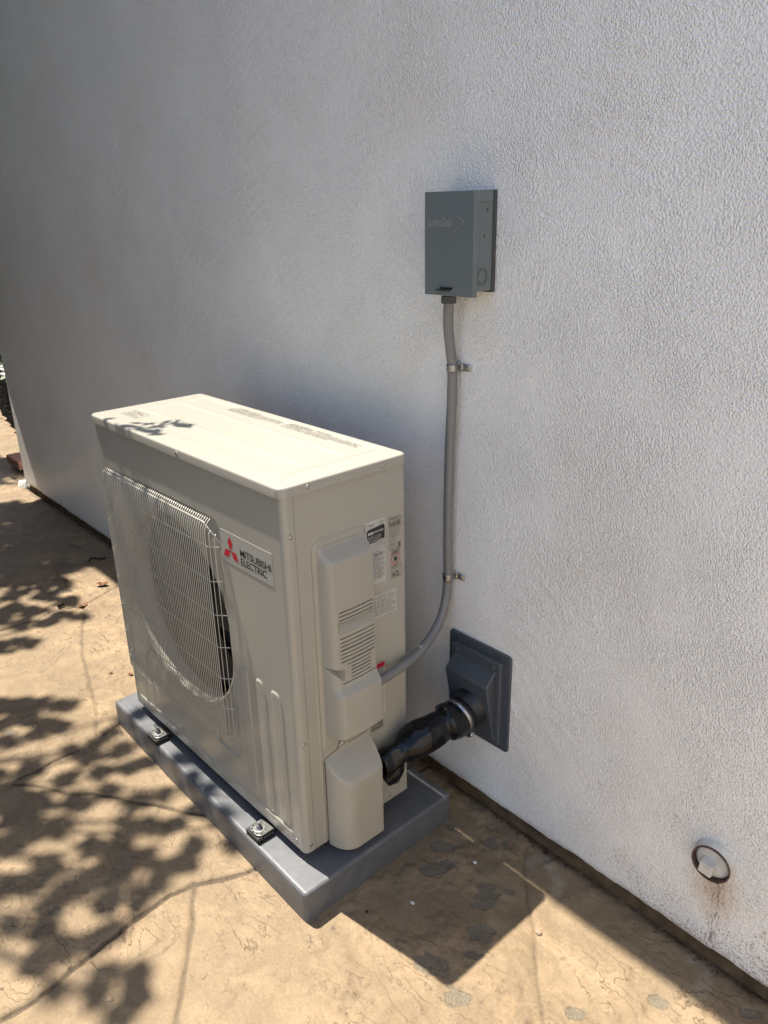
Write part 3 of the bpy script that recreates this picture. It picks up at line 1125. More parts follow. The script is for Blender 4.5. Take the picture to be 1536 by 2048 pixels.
# raised ribs to the right of the guard
for (a, b_, z0, z1) in ((-.212, -.181, .055, .402), (-.147, -.120, .046, .402), (-.088, -.058, .046, .399)):
    dr = rr_dist(U, V, a, b_, z0, z1, .011)
    Hh += .0026 * sstep(.5 - dr / .004)
dr = rr_dist(U, V, -.805, -.045, .018, .040, .008)
Hh += .0030 * sstep(.5 - dr / .004)
Hh -= .0012 * sstep(1 - V / .004)
# emboss just under the cover
P = front_pos(U, V, Hh)
CXo, CZo, CR = -.503, .437, .257
near = np.abs(U) < 1.0
rad = np.hypot(P[..., 0] - CXo, P[..., 2] - CZo)
fc = grid_faces(*U.shape)
cr = np.hypot((P[:-1, :-1, 0] + P[1:, 1:, 0]) / 2 - CXo, (P[:-1, :-1, 2] + P[1:, 1:, 2]) / 2 - CZo)
keep = cr > CR
ff = fc[keep]
# snap the hole's rim to a circle
cnt = np.zeros(P.shape[0] * P.shape[1], int)
np.add.at(cnt, ff.ravel(), 1)
cnt = cnt.reshape(U.shape)
rim = (cnt < 4) & (rad < CR + .006) & (cnt > 0)
k = CR / np.maximum(rad, 1e-6)
P[..., 0] = np.where(rim, CXo + (P[..., 0] - CXo) * k, P[..., 0])
P[..., 2] = np.where(rim, CZo + (P[..., 2] - CZo) * k, P[..., 2])
fp = mesh_obj('front_panel', P.reshape(-1, 3), ff, M['ivory'], unit)
auto_smooth(fp, 65)
# bell mouth
mb = MB()
mb.lathe((CXo, 0, CZo), (0, 1, 0), [(.0070, CR + .005), (.0080, CR + .001), (.0100, CR - .003), (.016, CR - .0065), (.024, CR - .008), (.060, CR - .008)], 96, False, False)
mb.build('bell_mouth', M['ivory_plastic'], fp, True)

# fan and interior
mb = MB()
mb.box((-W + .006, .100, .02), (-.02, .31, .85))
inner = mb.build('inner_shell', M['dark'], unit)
me = inner.data
fanp = thing_fan = mesh_obj('fan', *(lambda m_: (m_.lathe((CXo, .055, CZo), (0, 1, 0), [(0, .02), (.002, .045), (.01, .05), (.04, .052)], 32), (m_.v, m_.f))[1])(MB()), M['fan'], unit, True)
for b3 in range(3):
    vs, fs = [], []
    for i in range(9):
        r_ = .05 + (CR - .03 - .05) * i / 8
        for j in range(9):
            th = b3 * 2.094 + .35 + (j / 8 - .5) * (1.5 - .3 * i / 8) + .25 * i / 8
            yy = .072 + .022 * (j / 8 - .5) * 1.4
            vs.append((CXo + r_ * math.cos(th), yy, CZo + r_ * math.sin(th)))
    mesh_obj('blade', vs, grid_faces(9, 9).reshape(-1, 4), M['fan'], fanp, True)

# rear, left side, bottom pan
mb = MB()
mb.box((-W, .028, .0), (-W + .004, .318, .858))
mb.build('left_panel', M['ivory'], unit)
mb = MB()
mb.box((-W + .001, .314, .0), (-.004, .319, .858))
mb.build('rear_grille', M['fin'], unit)
mb = MB()
mb.box((-W + .004, .012, -.002), (-.006, .312, .006))
mb.build('base_pan', M['ivory'], unit)

# top cover
def cover_h(x, y):
    h = np.zeros(x.shape)
    for (y0, y1) in ((.056, .116), (.128, .221), (.233, .302)):
        dr = rr_dist(x, y, -.79, -.086, y0, y1, .003)
        h -= .0028 * sstep(.5 - dr / .0035)
    dr = rr_dist(x, y, -.0630, -.0580, .050, .303, .001)
    h -= .0040 * sstep(.5 - dr / .002)
    h += .0006 * np.exp(-((x + .42) / .25) ** 2)
    return h


cover = rounded_slab('top_cover', -W - .0045, .0045, -.0055, .3255, .858, .880, .018, .0055, M['ivory'], unit, cover_h, .0028)

# side panel
def screw(parent, p, axis, r=.0045, name='screw'):
    m_ = MB()
    m_.lathe(p, axis, [(0, r), (.0009, r), (.0018, r * .7), (.0021, r * .35)], 14)
    o_ = m_.build(name, M['screw'], parent, True)
    return o_


SY = np.concatenate([np.arange(.0275, .3190, .0022), [.3195, .3205]])
SZ = np.concatenate([np.arange(0, .859, .0025), [.859]])
U, V = np.meshgrid(SY, SZ, indexing='ij')
X_ = -.0015 + np.zeros(U.shape)
dr = rr_dist(U, V, .0685, .2025, -.1, .745, .016)
X_ += .0018 * sstep(.5 - dr / .003)
X_ -= .0022 * np.exp(-((dr - .004) / .0016) ** 2)
X_ += .0012 * np.exp(-((dr - .0085) / .0022) ** 2)
e_ = np.clip((U - .3165) / .004, 0, 1)
X_ -= .004 * (1 - np.sqrt(1 - e_ ** 2 * .999))
sp_ = mesh_obj('side_panel', np.stack([X_, U, V], -1).reshape(-1, 3), grid_faces(*U.shape).reshape(-1, 4), M['ivory'], unit)
auto_smooth(sp_, 60)
# seam liner between front panel and side panel
mb = MB()
mb.box((-.02, .016, .0), (-.0055, .04, .857))
mb.build('seam_liner', M['dark'], unit)

for p_, ax in (((.0045, .059, .870), (1, 0, 0)), ((.0045, .255, .867), (1, 0, 0)), ((-.385, -.0055, .868), (0, -1, 0))):
    screw(cover, p_, ax)
for p_ in ((0, .0150, .777), (0, .0150, .297), (0, .0150, .022)):
    screw(fp, p_, (1, 0, 0))
screw(fp, (-.035, 0, .022), (0, -1, 0))
screw(sp_, (-.0012, .257, .014), (1, 0, 0))
for x in (-.80, -.61, -.255):
    pass
# small knock-out mark low on the side
mb = MB()
mb.add([(-.0007, .279, .034), (-.0007, .293, .038), (-.0007, .293, .054), (-.0007, .279, .050)], [(0, 1, 2, 3)])
mb.build('knockout_slot', M['print'], sp_)

# ---- fan guard
GY0 = -.020
guard_mb = MB()
guard_mb.tube([(-.79, -.0035, .742), (-.30, -.0035, .742)], .0014, 6)
fg = guard_mb.build('fan_guard', M['wire'], unit, True)
nw = 58
for i in range(nw):
    x = -.788 + i * (.788 - .270) / (nw - 1)
    zbot = .150 if x < -.308 else .184
    ztop = .716
    pts = [(x, -.003, ztop + .030), (x, -.011, ztop + .022), (x, -.0175, ztop + .010), (x, GY0, ztop), (x, GY0, zbot + .004), (x, GY0 + .003, zbot), (x, GY0 + .014, zbot - .001)]
    m_ = MB()
    m_.tube(pts, .0012, 6)
    m_.build('vertical_wire', M['wire'], fg, True)
for (x, y, zt, zb_) in ((-.262, -.015, .715, .186), (-.253, -.0085, .706, .190), (-.797, -.015, .728, .155), (-.804, -.0085, .724, .158)):
    m_ = MB()
    m_.tube([(x, y + .006, zt + .008), (x, y, zt), (x, y, zb_), (x, y + .006, zb_ - .003)], .0010, 6)
    m_.build('vertical_wire', M['wire'], fg, True)
for z_ in (.684, .601, .517, .434, .351, .268, .188):
    m_ = MB()
    m_.tube([(-.812, -.001, z_), (-.800, -.011, z_), (-.793, -.0175, z_), (-.785, GY0 + .0025, z_), (-.275, GY0 + .0025, z_), (-.266, -.0165, z_), (-.247, .0005, z_)], .00115, 6)
    m_.build('horizontal_wire', M['wire'], fg, True)
for (z_, y, xl, xr) in ((.7365, -.0115, -.79, -.285),):
    m_ = MB()
    m_.tube([(xl - .012, y + .008, z_ - .006), (xl, y, z_), (xr, y, z_), (-.272, y, z_ - .008), (-.238, -.003, .698)], .0015, 6)
    m_.build('horizontal_wire', M['wire'], fg, True)
# dark seams of the bell-mouth plate at the top of the recess
pr = Print(lambda a, b_: (a, .0012, b_))
pr = Print(lambda a, b_: (a, -.0012 + .004, b_))
for (p1, p2) in (((-.775, .7415), (-.39, .7415)), ((-.63, .742), (-.628, .728)), ((-.40, .742), (-.397, .728)), ((-.39, .7415), (-.335, .7415)), ((-.335, .7415), (-.30, .722))):
    pr.fn = lambda a, b_: (a, .0022, b_)
    pr.line(p1, p2, .0022)
pr.build('plate_seam', M['dark'], fp)

# ---- badge with the maker's mark
mb = MB()
mb.add([(-.2355, -.0006, .660), (-.0465, -.0006, .660), (-.0465, -.0006, .7325), (-.2355, -.0006, .7325),
        (-.2355, .0012, .660), (-.0465, .0012, .660), (-.0465, .0012, .7325), (-.2355, .0012, .7325)],
       [(0, 1, 2, 3), (0, 4, 5, 1), (1, 5, 6, 2), (2, 6, 7, 3), (3, 7, 4, 0)])
badge = mb.build('badge', M['badge'], fp)
pr = Print(lambda a, b_: (a, -.0010, b_))
s_ = .0198
cx_, cz_ = -.2005, .6905
for ang in (90, 210, 330):
    ca, sa = math.cos(R(ang)), math.sin(R(ang))
    t_ = np.array([ca, sa])
    n_ = np.array([-sa, ca])
    c0 = np.array([cx_, cz_])
    L_ = s_ * 1.732
    pr.poly([c0, c0 + t_ * L_ / 2 - n_ * s_ / 2, c0 + t_ * L_, c0 + t_ * L_ / 2 + n_ * s_ / 2])
pr.build('emblem', M['red'], badge)
pr = Print(lambda a, b_: (a, -.0010, b_))
pr.text('MITSUBISHI', -.163, .6905, width=.112, height=.0165, bold=.012, spacing=.92)
pr.text('ELECTRIC', -.163, .6705, width=.096, height=.0165, bold=.012, spacing=.92)
pr.build('lettering', M['ink'], badge)

# ---- upper terminal cover (with hand grip and louvres)
TY = np.concatenate([[.0765], np.arange(.078, .2035, .0018), [.2035]])
TZ = np.arange(.2800, .7350, .0011)
U, V = np.meshgrid(TY, TZ, indexing='ij')
prof_z = np.array([.28, .2865, .2885, .292, .3, .395, .400, .414, .420, .70, .706, .730, .74])
prof_d = np.array([0., .000, .036, .045, .0505, .0475, .0465, .033, .0315, .0285, .026, .001, 0.])
Dz = np.interp(V, prof_z, prof_d)
ker = np.ones(7) / 7
Dz2 = np.apply_along_axis(lambda r_: np.convolve(np.pad(r_, 3, mode='edge'), ker, 'valid'), 1, Dz)
Dz = np.where(V > .31, Dz2, Dz)
lft = np.sqrt(np.clip(1 - (1 - np.clip((U - .0775) / .017, 0, 1)) ** 2.2, 0, 1))
rgt = np.sqrt(np.clip(1 - (1 - np.clip((.2035 - U) / .006, 0, 1)) ** 2, 0, 1))
bow = 1 + .10 * np.sin(np.pi * np.clip((U - .0775) / .126, 0, 1))
Dp = Dz * np.minimum(lft, rgt) * bow
# hand grip
zc = V
grip = sstep((U - .0965) / .004) * sstep((.2005 - U) / .003)
gz = np.where(zc > .567, sstep((.5705 - zc) / .0035), np.clip((zc - .541) / .0255, 0, 1))
Dp = Dp - .020 * grip * gz * (zc < .571) * (zc > .541)
# louvre slots
slot = np.zeros(U.shape)
SL = [(.592, .100, .193), (.583, .100, .193), (.5745, .100, .193)]
SL += [(.531 - .0092 * i, .101, .194) for i in range(7)]
SL += [(.4665, .117, .184)] + [(.458 - .0086 * i, .125, .181) for i in range(4)] + [(.4235, .103, .198)]
for (zs_, ya, yb) in SL:
    slot = np.maximum(slot, (np.abs(V - zs_) < .00125) & (U > ya) & (U < yb))
Dp = Dp - .0065 * slot
# thumb notch by the screw
tri = (U > .0765) & (U < .108) & (np.abs(V - (.4605 - .62 * (U - .0765))) < .004 + .36 * (U - .0765))
tt = sstep((U - .0765) / .004) * sstep((.109 - U) / .003)
vv_ = np.clip(((V - (.4605 - .62 * (U - .0765))) / (.004 + .36 * (U - .0765)) + 1) / 1.5, 0, 1)
Dp = np.where(tri, np.maximum(Dp - .02 * tt * vv_, .0006), Dp)
P = np.stack([.0004 + np.maximum(Dp, 0), U, V], -1)
fi = grid_faces(*U.shape)
mi = ((slot[:-1, :-1] + slot[1:, 1:]) > 1).ravel().astype(int)
tc = mesh_obj('terminal_cover', P.reshape(-1, 3), fi.reshape(-1, 4), [M['ivory_plastic'], M['dark']], unit, False, mi)
auto_smooth(tc, 42)
screw(tc, (.004, .0800, .463), (1, -.2, 0), .0042)

# ---- lower valve cover
VY = np.concatenate([[.0665], np.arange(.068, .1965, .0022), [.1975]])
VZ = np.concatenate([[-.0085, -.008], np.arange(-.006, .252, .0025)])
U, V = np.meshgrid(VY, VZ, indexing='ij')
lft = np.sqrt(np.clip(1 - (1 - np.clip((U - .067) / .050, 0, 1)) ** 2.3, 0, 1))
rgt = np.sqrt(np.clip(1 - (1 - np.clip((.1975 - U) / .014, 0, 1)) ** 2.4, 0, 1))
plan = .056 * lft * rgt
zt = .226 + .06 * (U - .067) 
slope = np.maximum((zt - V) * 1.02, 0)
kk = .008
hh = np.clip(.5 + .5 * (slope - plan) / kk, 0, 1)
dep = slope * (1 - hh) + plan * hh - kk * hh * (1 - hh)
dep = np.maximum(dep, 0)
dep[:, 0] = 0
P = np.stack([.0006 + dep, U, V], -1)
vc = mesh_obj('valve_cover', P.reshape(-1, 3), grid_faces(*U.shape).reshape(-1, 4), M['ivory_plastic'], unit)
auto_smooth(vc, 55)
mb = MB()
mb.lathe((.0004, .119, .245), (1, 0, 0), [(0, .0115), (.0016, .0115), (.0024, .0105)], 24)
mb.add([(.0024, .100, .232), (.0024, .138, .232), (.0024, .130, .246), (.0024, .108, .246)], [(0, 1, 2, 3)])
mb.build('tab', M['ivory_plastic'], vc)
screw(vc, (.0024, .119, .247), (1, 0, 0))
# thin dark joint round the valve cover
mb = MB()
mb.tube([(.0006, .0665, .0), (.0006, .0655, .222), (.0006, .070, .2315), (.0006, .100, .2385), (.0006, .108, .254), (.0006, .119, .258), (.0006, .130, .252), (.0006, .135, .2405), (.0006, .190, .2415)], .0009, 5)
mb.build('joint_line', M['print'], vc)

# ---- printed labels on the side
def side_plane(lift_):
    return lambda a, b_: (-.0012 + lift_, a, b_)


def sticker(y0, z0, y1, z1, mat=None, lift_=.0006, name='sticker'):
    p_ = Print(side_plane(lift_))
    p_.rect(y0, z0, y1, z1)
    return p_.build(name, mat or M['label'], sp_)


st = sticker(.2055, .595, .2615, .752, name='rating_label')
pr = Print(side_plane(.0010))
pr.poly([(.2105, .742), (.2145, .742), (.2125, .7455)])
pr.text('MITSUBISHI', .2155, .7415, width=.0145, height=.0024)
pr.text('ELECTRIC', .2155, .7385, width=.012, height=.0022)
pr.text('<C>', .244, .740, width=.014, height=.0055)
# certification block
pr.poly([(.2095, .700), (.2590, .704), (.2595, .733), (.2560, .737), (.2125, .733), (.2088, .730)])
for i in range(3):
    pr.words(.230, .2585, .697 - .0035 * i, .0016, seed=i)
pr.text('UL', .2115, .685, width=.0085, height=.008, bold=.02)
pr.frame(.2265, .683, .2595, .7005, .0005)
for i, zz in enumerate(np.arange(.676, .612, -.0042)):
    pr.words(.2085, .2585 if i % 3 else .249, zz, .0021, seed=20 + i)
pr.words(.214, .252, .6685, .0042, seed=71)
pr.words(.2085, .2285, .602, .003, seed=98)
pr.words(.2085, .2585, .598, .0018, seed=99)
pr.build('label_print', M['ink'], st)
pr = Print(side_plane(.0014))
pr.text('AHRI', .2115, .7205, width=.015, height=.0065, bold=.02)
pr.text('CERTIFIED', .2285, .7225, width=.027, height=.004)
for i in range(4):
    pr.words(.2115, .2500, .7150 - .0036 * i, .0014, seed=40 + i)
pr.build('label_print_white', M['white_ink'], st)

pr = Print(side_plane(.0016))
pr.text('REFRIGERANT', .2735, .7375, width=.030, height=.0034)
pr.text('R454B', .2735, .7215, width=.031, height=.0125, bold=.0)
pr.frame(.2715, .7185, .3065, .7435, .0006)
for i in range(6):
    pr.words(.272, .3065 if i < 4 else .290, .7125 - .0048 * i, .0022, seed=60 + i)
# booklets
for a in (.2735, .2920):
    pr.line((a, .668), (a, .6825), .0007)
    pr.line((a + .0065, .667), (a + .0065, .6815), .0007)
    pr.line((a + .013, .668), (a + .013, .6825), .0007)
    pr.line((a, .6825), (a + .0065, .6815), .0007)
    pr.line((a + .0065, .6815), (a + .013, .6825), .0007)
    pr.line((a, .668), (a + .0065, .667), .0007)
    pr.line((a + .0065, .667), (a + .013, .668), .0007)
pr.rect(.3005, .670, .3035, .680)
pr.line((.277, .656), (.299, .656), .001)
pr.line((.281, .664), (.302, .664), .001)
pr.line((.277, .656), (.281, .664), .001)
pr.line((.299, .656), (.302, .664), .001)
pr.line((.283, .660), (.297, .660), .0016)
pr.text('Refrigerant', .280, .6145 + .009, width=.023, height=.0034)
pr.text('Safety Group', .2785, .6190, width=.026, height=.0034)
pr.text('A2L', .2785, .6015, width=.024, height=.0135)
pr.frame(.2755, .5985, .3075, .6290, .0006)
# flame
pr.poly([(.2845, .6435), (.2865, .640), (.2925, .640), (.2945, .6435), (.2935, .649), (.2925, .6465), (.2905, .6535), (.2885, .6475), (.2865, .650), (.2855, .647)])
pr.rect(.2845, .6375, .2945, .6385)
pr.build('side_print', M['print'], sp_)
pr = Print(side_plane(.0016))
c0, r_ = np.array((.2895, .6445)), .0172
cor = [c0 + np.array(q) * r_ for q in ((0, 1), (.86, 0), (0, -1), (-.86, 0))]
for i in range(4):
    pr.line(cor[i], cor[(i + 1) % 4], .0013)
pr.build('hazard_diamond', M['red'], sp_)

st = sticker(.2065, .518, .2905, .5745, name='notice_label')
pr = Print(side_plane(.0010))
for i in range(8):
    pr.words(.2085, .288 if i % 3 else .276, .5665 - .0061 * i, .0029, seed=110 + i)
pr.build('label_print', M['print'], st)

for k_, (z0, z1) in enumerate(((.332, .397), (.290, .352 - .03))):
    pass
st = sticker(.2055, .330, .2515, .402, name='warning_label')
pr = Print(side_plane(.0010))
pr.rect(.2060, .3895, .2510, .4015)
pr.build('warning_band', M['red'], st)
pr = Print(side_plane(.0010))
pr.rect(.2060, .3465, .2510, .3515)
pr.build('warning_band', M['red'], st)
pr = Print(side_plane(.0010))
for i in range(6):
    pr.words(.2085, .249 - .004 * (i % 2), .3845 - .0056 * i, .0026, seed=150 + i)
for i in range(3):
    pr.words(.2085, .244 - .004 * (i % 2), .3425 - .0046 * i, .0022, seed=160 + i)
pr.build('label_print', M['ink'], st)
st = sticker(.2055, .262, .2500, .328, name='caution_label')
pr = Print(side_plane(.0010))
for i in range(9):
    pr.words(.2085, .247 - .006 * (i % 3), .322 - .0058 * i, .0026, seed=180 + i)
pr.build('label_print', M['print'], st)
dk = simple_mat('dark_foil', (.13, .13, .12), .3, .5)
st = sticker(.2065, .228, .2415, .300, dk, .0009, 'wiring_label')
pr = Print(side_plane(.0013))
for i in range(9):
    pr.words(.209, .239, .290 - .0066 * i, .003, seed=210 + i)
pr.build('label_print', M['label'], st)

# ---- print on the cover
pr = Print(lambda a, b_: (a + (b_ - .28) * -.12, b_, .8788))
pr.fn = lambda a, b_: (a, b_, .8793)
pr.text('WARNING', -.600, .2975, width=.045, height=.0052)
pr.words(-.545, -.500, .2975, .0052, seed=246)
for i in range(4):
    pr.words(-.618, -.392 if i < 3 else -.46, .2915 - .0074 * i, .0044, seed=250 + i)
pr.text('AVERTISSEMENT', -.372, .2975, width=.085, height=.0052)
pr.words(-.275, -.215, .2975, .0052, seed=247)
for i in range(4):
    pr.words(-.378, -.106 if i < 3 else -.20, .2915 - .0074 * i, .0044, seed=270 + i)
# boxed sign at the far corner
pr.frame(-.792, .060, -.712, .098, .001)
for i in range(4):
    pr.words(-.788, -.716 if i % 2 else -.735, .090 - .0082 * i, .0042, seed=290 + i)
pr.build('cover_print', M['print'], cover)

# ---- feet and anchors
def foot(x):
    m_ = MB()
    ft = rounded_slab('foot', x - .024, x + .024, -.045, .335, -.010, -.0055, .015, .002, M['foot'], unit)
    for y0, y1 in ((-.048, -.004), (.318, .340)):
        m_ = MB()
        m_.box((x - .025, y0, PADZ), (x + .025, y1, -.0105))
        for q in range(6):
            yy = y0 + .002 + q * (y1 - y0) / 6
            m_.box((x - .0275, yy, PADZ), (x + .0275, yy + (y1 - y0) / 12, -.0125))
        m_.build('rubber_block', M['rubber'], ft)
    m_ = MB()
    m_.lathe((x, -.026, -.0055), (0, 0, 1), [(0, .0145), (.0014, .0145), (.0016, .013)], 28)
    m_.build('washer', M['zinc'], ft)
    m_ = MB()
    m_.lathe((x, -.026, -.0039), (0, 0, 1), [(0, .0088), (.0012, .0088), (.0018, .0075), (.0075, .0075), (.0085, .0066)], 6)
    m_.lathe((x, -.026, .0040), (0, 0, 1), [(0, .0042), (.008, .0042), (.009, .0034)], 12)
    m_.build('bolt', M['zinc'], ft)
    m_ = MB()
    for a in (200, 235, 270, 305, 340):
        px, py = x + math.cos(R(a)) * .0195, -.026 + math.sin(R(a)) * .0175
        m_.lathe((px, py, -.0056), (0, 0, 1), [(0, .0028), (.00025, .0028)], 10)
    m_.build('hole', M['dark'], ft)


foot(-.655)
foot(-.150)

# ------------------------------------------------------------------ disconnect box
bx = thing('disconnect_box', 'grey steel disconnect box fixed to the white wall above the unit', 'electrical box', (.02, .49, 1.195))
X0, X1, Z0, Z1, YF = -.044, .0885, 1.197, 1.390, .425
mb = MB()
mb.box((X0 + .005, YF + .006, Z0 + .006), (X1 - .006, .492, Z1 - .004))
body = bevel(mb.build('body', M['box'], bx), .0012, 2)
mb = MB()
mb.box((X0 - .001, .487, Z0 + .002), (X1 - .0035, .4965, Z1 + .0010))
bp = mb.build('back_plate', M['box_dark'], bx)
mb = MB()
# cover: a folded sheet, front skin with sides turned back
mb.box((X0, YF, Z0 - .004), (X1, YF + .0018, Z1))
mb.box((X1 - .0018, YF + .002, Z0 - .004), (X1, YF + .013, Z1))
mb.box((X0, YF + .002, Z0 - .004), (X0 + .0018, YF + .013, Z1))
mb.box((X0 + .002, YF + .002, Z1 - .0018), (X1 - .002, YF + .055, Z1))
mb.box((X1 - .005, YF + .0135, Z1 - .020), (X1 - .0025, YF + .058, Z1 - .0003))
lid = bevel(mb.build('lid', M['box'], bx), .0009, 2)
mb = MB()
mb.lathe((X1 - .0062, .458, 1.231), (1, 0, 0), [(.0, .0165), (.0007, .0165), (.0007, .0152), (.0003, .0152)], 36, False, False)
mb.lathe((X1 - .0062, .458, 1.231), (1, 0, 0), [(.0002, .0125), (.0007, .0125), (.0007, .0116), (.0003, .0116)], 32, False, False)
mb.build('knockout', M['box_dark'], body)
for (y, z_) in ((.470, 1.355), (.463, 1.307)):
    mb = MB()
    mb.lathe((X1 - .0062, y, z_), (1, 0, 0), [(0, .003), (.0006, .003), (.0008, .001)], 14)
    mb.build('dimple', M['box_dark'], body)
# hasp at the bottom of the lid
mb = MB()
mb.box((-.006, YF - .008, 1.2035), (.030, YF + .001, 1.2053))
hs = mb.build('hasp', M['zinc'], lid)
mb = MB()
mb.box((.000, YF - .0006, 1.2055), (.034, YF + .0003, 1.2100))
mb.build('slot', M['dark'], lid)
# embossed maker's lettering
vv2, ff2, = [], []
xx = -.0335
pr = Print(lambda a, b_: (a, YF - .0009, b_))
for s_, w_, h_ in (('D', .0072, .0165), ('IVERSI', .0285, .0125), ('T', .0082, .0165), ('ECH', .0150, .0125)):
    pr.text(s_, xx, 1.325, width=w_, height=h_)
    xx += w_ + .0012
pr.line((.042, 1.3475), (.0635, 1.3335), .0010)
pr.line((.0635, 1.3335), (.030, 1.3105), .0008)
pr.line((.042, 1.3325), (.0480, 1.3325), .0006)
emb = pr.build('embossed_lettering', M['box_lit_edge'], lid)
sd = emb.modifiers.new('solid', 'SOLIDIFY')
sd.thickness = .0011
sd.offset = 0
bevel_hi = None

# ------------------------------------------------------------------ conduit
cond = thing('flexible_conduit', 'grey flexible conduit running down the wall from the box into the unit', 'conduit', (-.01, .47, 1.19))
P = [(-.004, .455, 1.200), (-.004, .456, 1.180), (-.012, .464, 1.125), (-.0125, .474, 1.065), (-.0105, .4765, 1.035), (-.010, .4755, .965), (-.0135, .474, .85), (-.0160, .474, .73), (-.0165, .475, .60),
     (-.0165, .4765, .532), (-.0165, .470, .475), (-.013, .450, .432), (-.003, .405, .400), (.010, .345, .384), (.022, .270, .380), (.030, .200, .381)]
pts = catmull(P, .0016)
L_, acc = [0], 0
for a, b_ in zip(pts[:-1], pts[1:]):
    acc += (b_ - a).length
    L_.append(acc)
rad_ = [.0110 + .00026 * math.sin(2 * math.pi * l / .0064) for l in L_]
mb = MB()
mb.tube(pts, rad_, 20)
mb.build('tube', M['conduit'], cond, True)
mb = MB()
mb.lathe((-.004, .456, 1.174), (0, 0, 1), [(0, .0150), (.001, .0158), (.014, .0158), (.015, .015), (.0155, .012), (.024, .012)], 8)
mb.build('connector_nut', M['box_dark'], cond)
mb = MB()
mb.lathe((.0300, .2045, .381), (-.04, 1, .0), [(-.004, .0135), (.001, .0135), (.002, .0120)], 24)
mb.build('bushing', M['conduit'], cond, True)


def strap(z_, xc, label, yw):
    t_ = thing('pipe_strap', label, 'pipe strap', (xc, yw, z_), 'straps holding the conduit')
    R_ = .0122
    yc = yw - .0215
    prof = []
    for k_ in range(17):
        a = math.pi * (1.02 + k_ / 16 * .98)
        prof.append((xc + R_ * math.cos(a), yc + R_ * math.sin(a)))
    prof = [(xc - R_, yw - .002), (xc - R_, yc + .002)] + prof + [(xc + R_, yc + .004), (xc + R_, yw - .0045), (xc + R_ + .002, yw - .0025), (xc + .037, yw - .0025)]
    m_ = MB()
    h_ = .0078
    vs = []
    zz = [(-h_, 0), (-h_ * .75, .0007), (-h_ * .3, .0002), (h_ * .3, .0002), (h_ * .75, .0007), (h_, 0)]
    for i, (x, y) in enumerate(prof):
        dx, dy = (x - xc), (y - yc)
        if i > 19:
            dx, dy = 0, -1
        l_ = math.hypot(dx, dy) or 1
        for (q, o_) in zz:
            sh_ = 1.0
            vs.append((x + dx / l_ * o_, y + dy / l_ * o_, z_ + q * sh_))
    m_.add(vs, grid_faces(len(prof), len(zz)).reshape(-1, 4).tolist())
    o_ = m_.build('band', M['zinc'], t_, True)
    sd_ = o_.modifiers.new('solid', 'SOLIDIFY')
    sd_.thickness = .0011
    auto_smooth(o_, 40)
    m_ = MB()
    m_.lathe((xc + .027, yw - .0032, z_), (0, -1, 0), [(0, .0062), (.0018, .0062), (.0036, .0045), (.004, .002)], 16)
    m_.build('screw', M['zinc'], t_, True)


strap(1.036, -.0105, 'zinc pipe strap on the conduit just below the grey disconnect box', .497)
strap(.532, -.0165, 'zinc pipe strap on the conduit level with the unit side labels', .497)

# ------------------------------------------------------------------ wall flange for the line set
fl = thing('wall_flange', 'dark grey plastic wall flange with sloped hood where the black pipe enters', 'wall flange', (.08, .49, .11))
def ybox(name, x0, x1, z0, z1, y0, y1, rc, re, mat, parent):
    """rounded slab facing -y, built by turning a z-up slab"""
    o_ = rounded_slab(name, x0, x1, z0, z1, 0, y1 - y0, rc, re, mat, None)
    me_ = o_.data
    co = np.empty(len(me_.vertices) * 3, dtype=np.float32)
    me_.vertices.foreach_get('co', co)
    co = co.reshape(-1, 3)
    new = np.stack([co[:, 0], y1 - co[:, 2], co[:, 1]], -1) - np.array(world_loc(parent), dtype=np.float32)
    me_.vertices.foreach_set('co', new.astype(np.float32).ravel())
    me_.flip_normals() if False else None
    me_.update()
    o_.parent = parent
    return o_


ybox('plate', -.0205, .1745, .112, .3815, .489, .4965, .010, .0025, M['flange'], fl)
ybox('raised_frame', .003, .157, .133, .362, .473, .4893, .006, .003, M['flange'], fl)
mb = MB()
hx0, hx1 = .0095, .1425
v = [(hx0, .474, .336), (hx1, .474, .336), (hx1, .441, .3045), (hx0, .441, .3045), (hx0, .4735, .137), (hx1, .4735, .137)]
mb.add(v, [(0, 3, 2, 1), (3, 4, 5, 2), (2, 5, 1), (0, 4, 3)])
hood = mb.build('hood', M['flange'], fl)
bevel(hood, .003, 3)
for (x, z_) in ((.020, .3475), (.135, .3475), (.143, .150), (.020, .150)):
    mb = MB()
    mb.lathe((x, .4735, z_), (0, -1, 0), [(0, .0062), (.0014, .0062), (.003, .004), (.0024, .002)], 20)
    mb.build('screw', M['box_dark'], fl, True)
CN = Vector((0, -.982, -.19)).normalized()
C0 = Vector((.0835, .456, .222))
mb = MB()
mb.lathe(C0 - CN * .004, CN, [(0, .0485), (.004, .0485), (.0055, .0465), (.007, .0435), (.040, .0425), (.046, .042)], 48)
mb.build('collar', M['collar'], fl, True)

# ------------------------------------------------------------------ black rubber boot with hose clamp
bt = thing('pipe_boot', 'glossy black rubber boot around the line set between flange and unit', 'pipe boot', (.06, .35, .12))
P = [C0 + CN * .030, C0 + CN * .060, (.080, .378, .213), (.069, .338, .202), (.055, .298, .189), (.045, .264, .175), (.036, .236, .164), (.027, .204, .152)]
pts = catmull(P, .004)
m_ = len(pts)


def boot_r(t):
    return float(np.interp(t, [0, .12, .22, .235, .255, .34, .46, .60, .70, .77, .85, 1], [.0455, .0455, .0462, .0450, .0360, .0400, .0435, .0420, .0370, .0280, .0290, .034]))


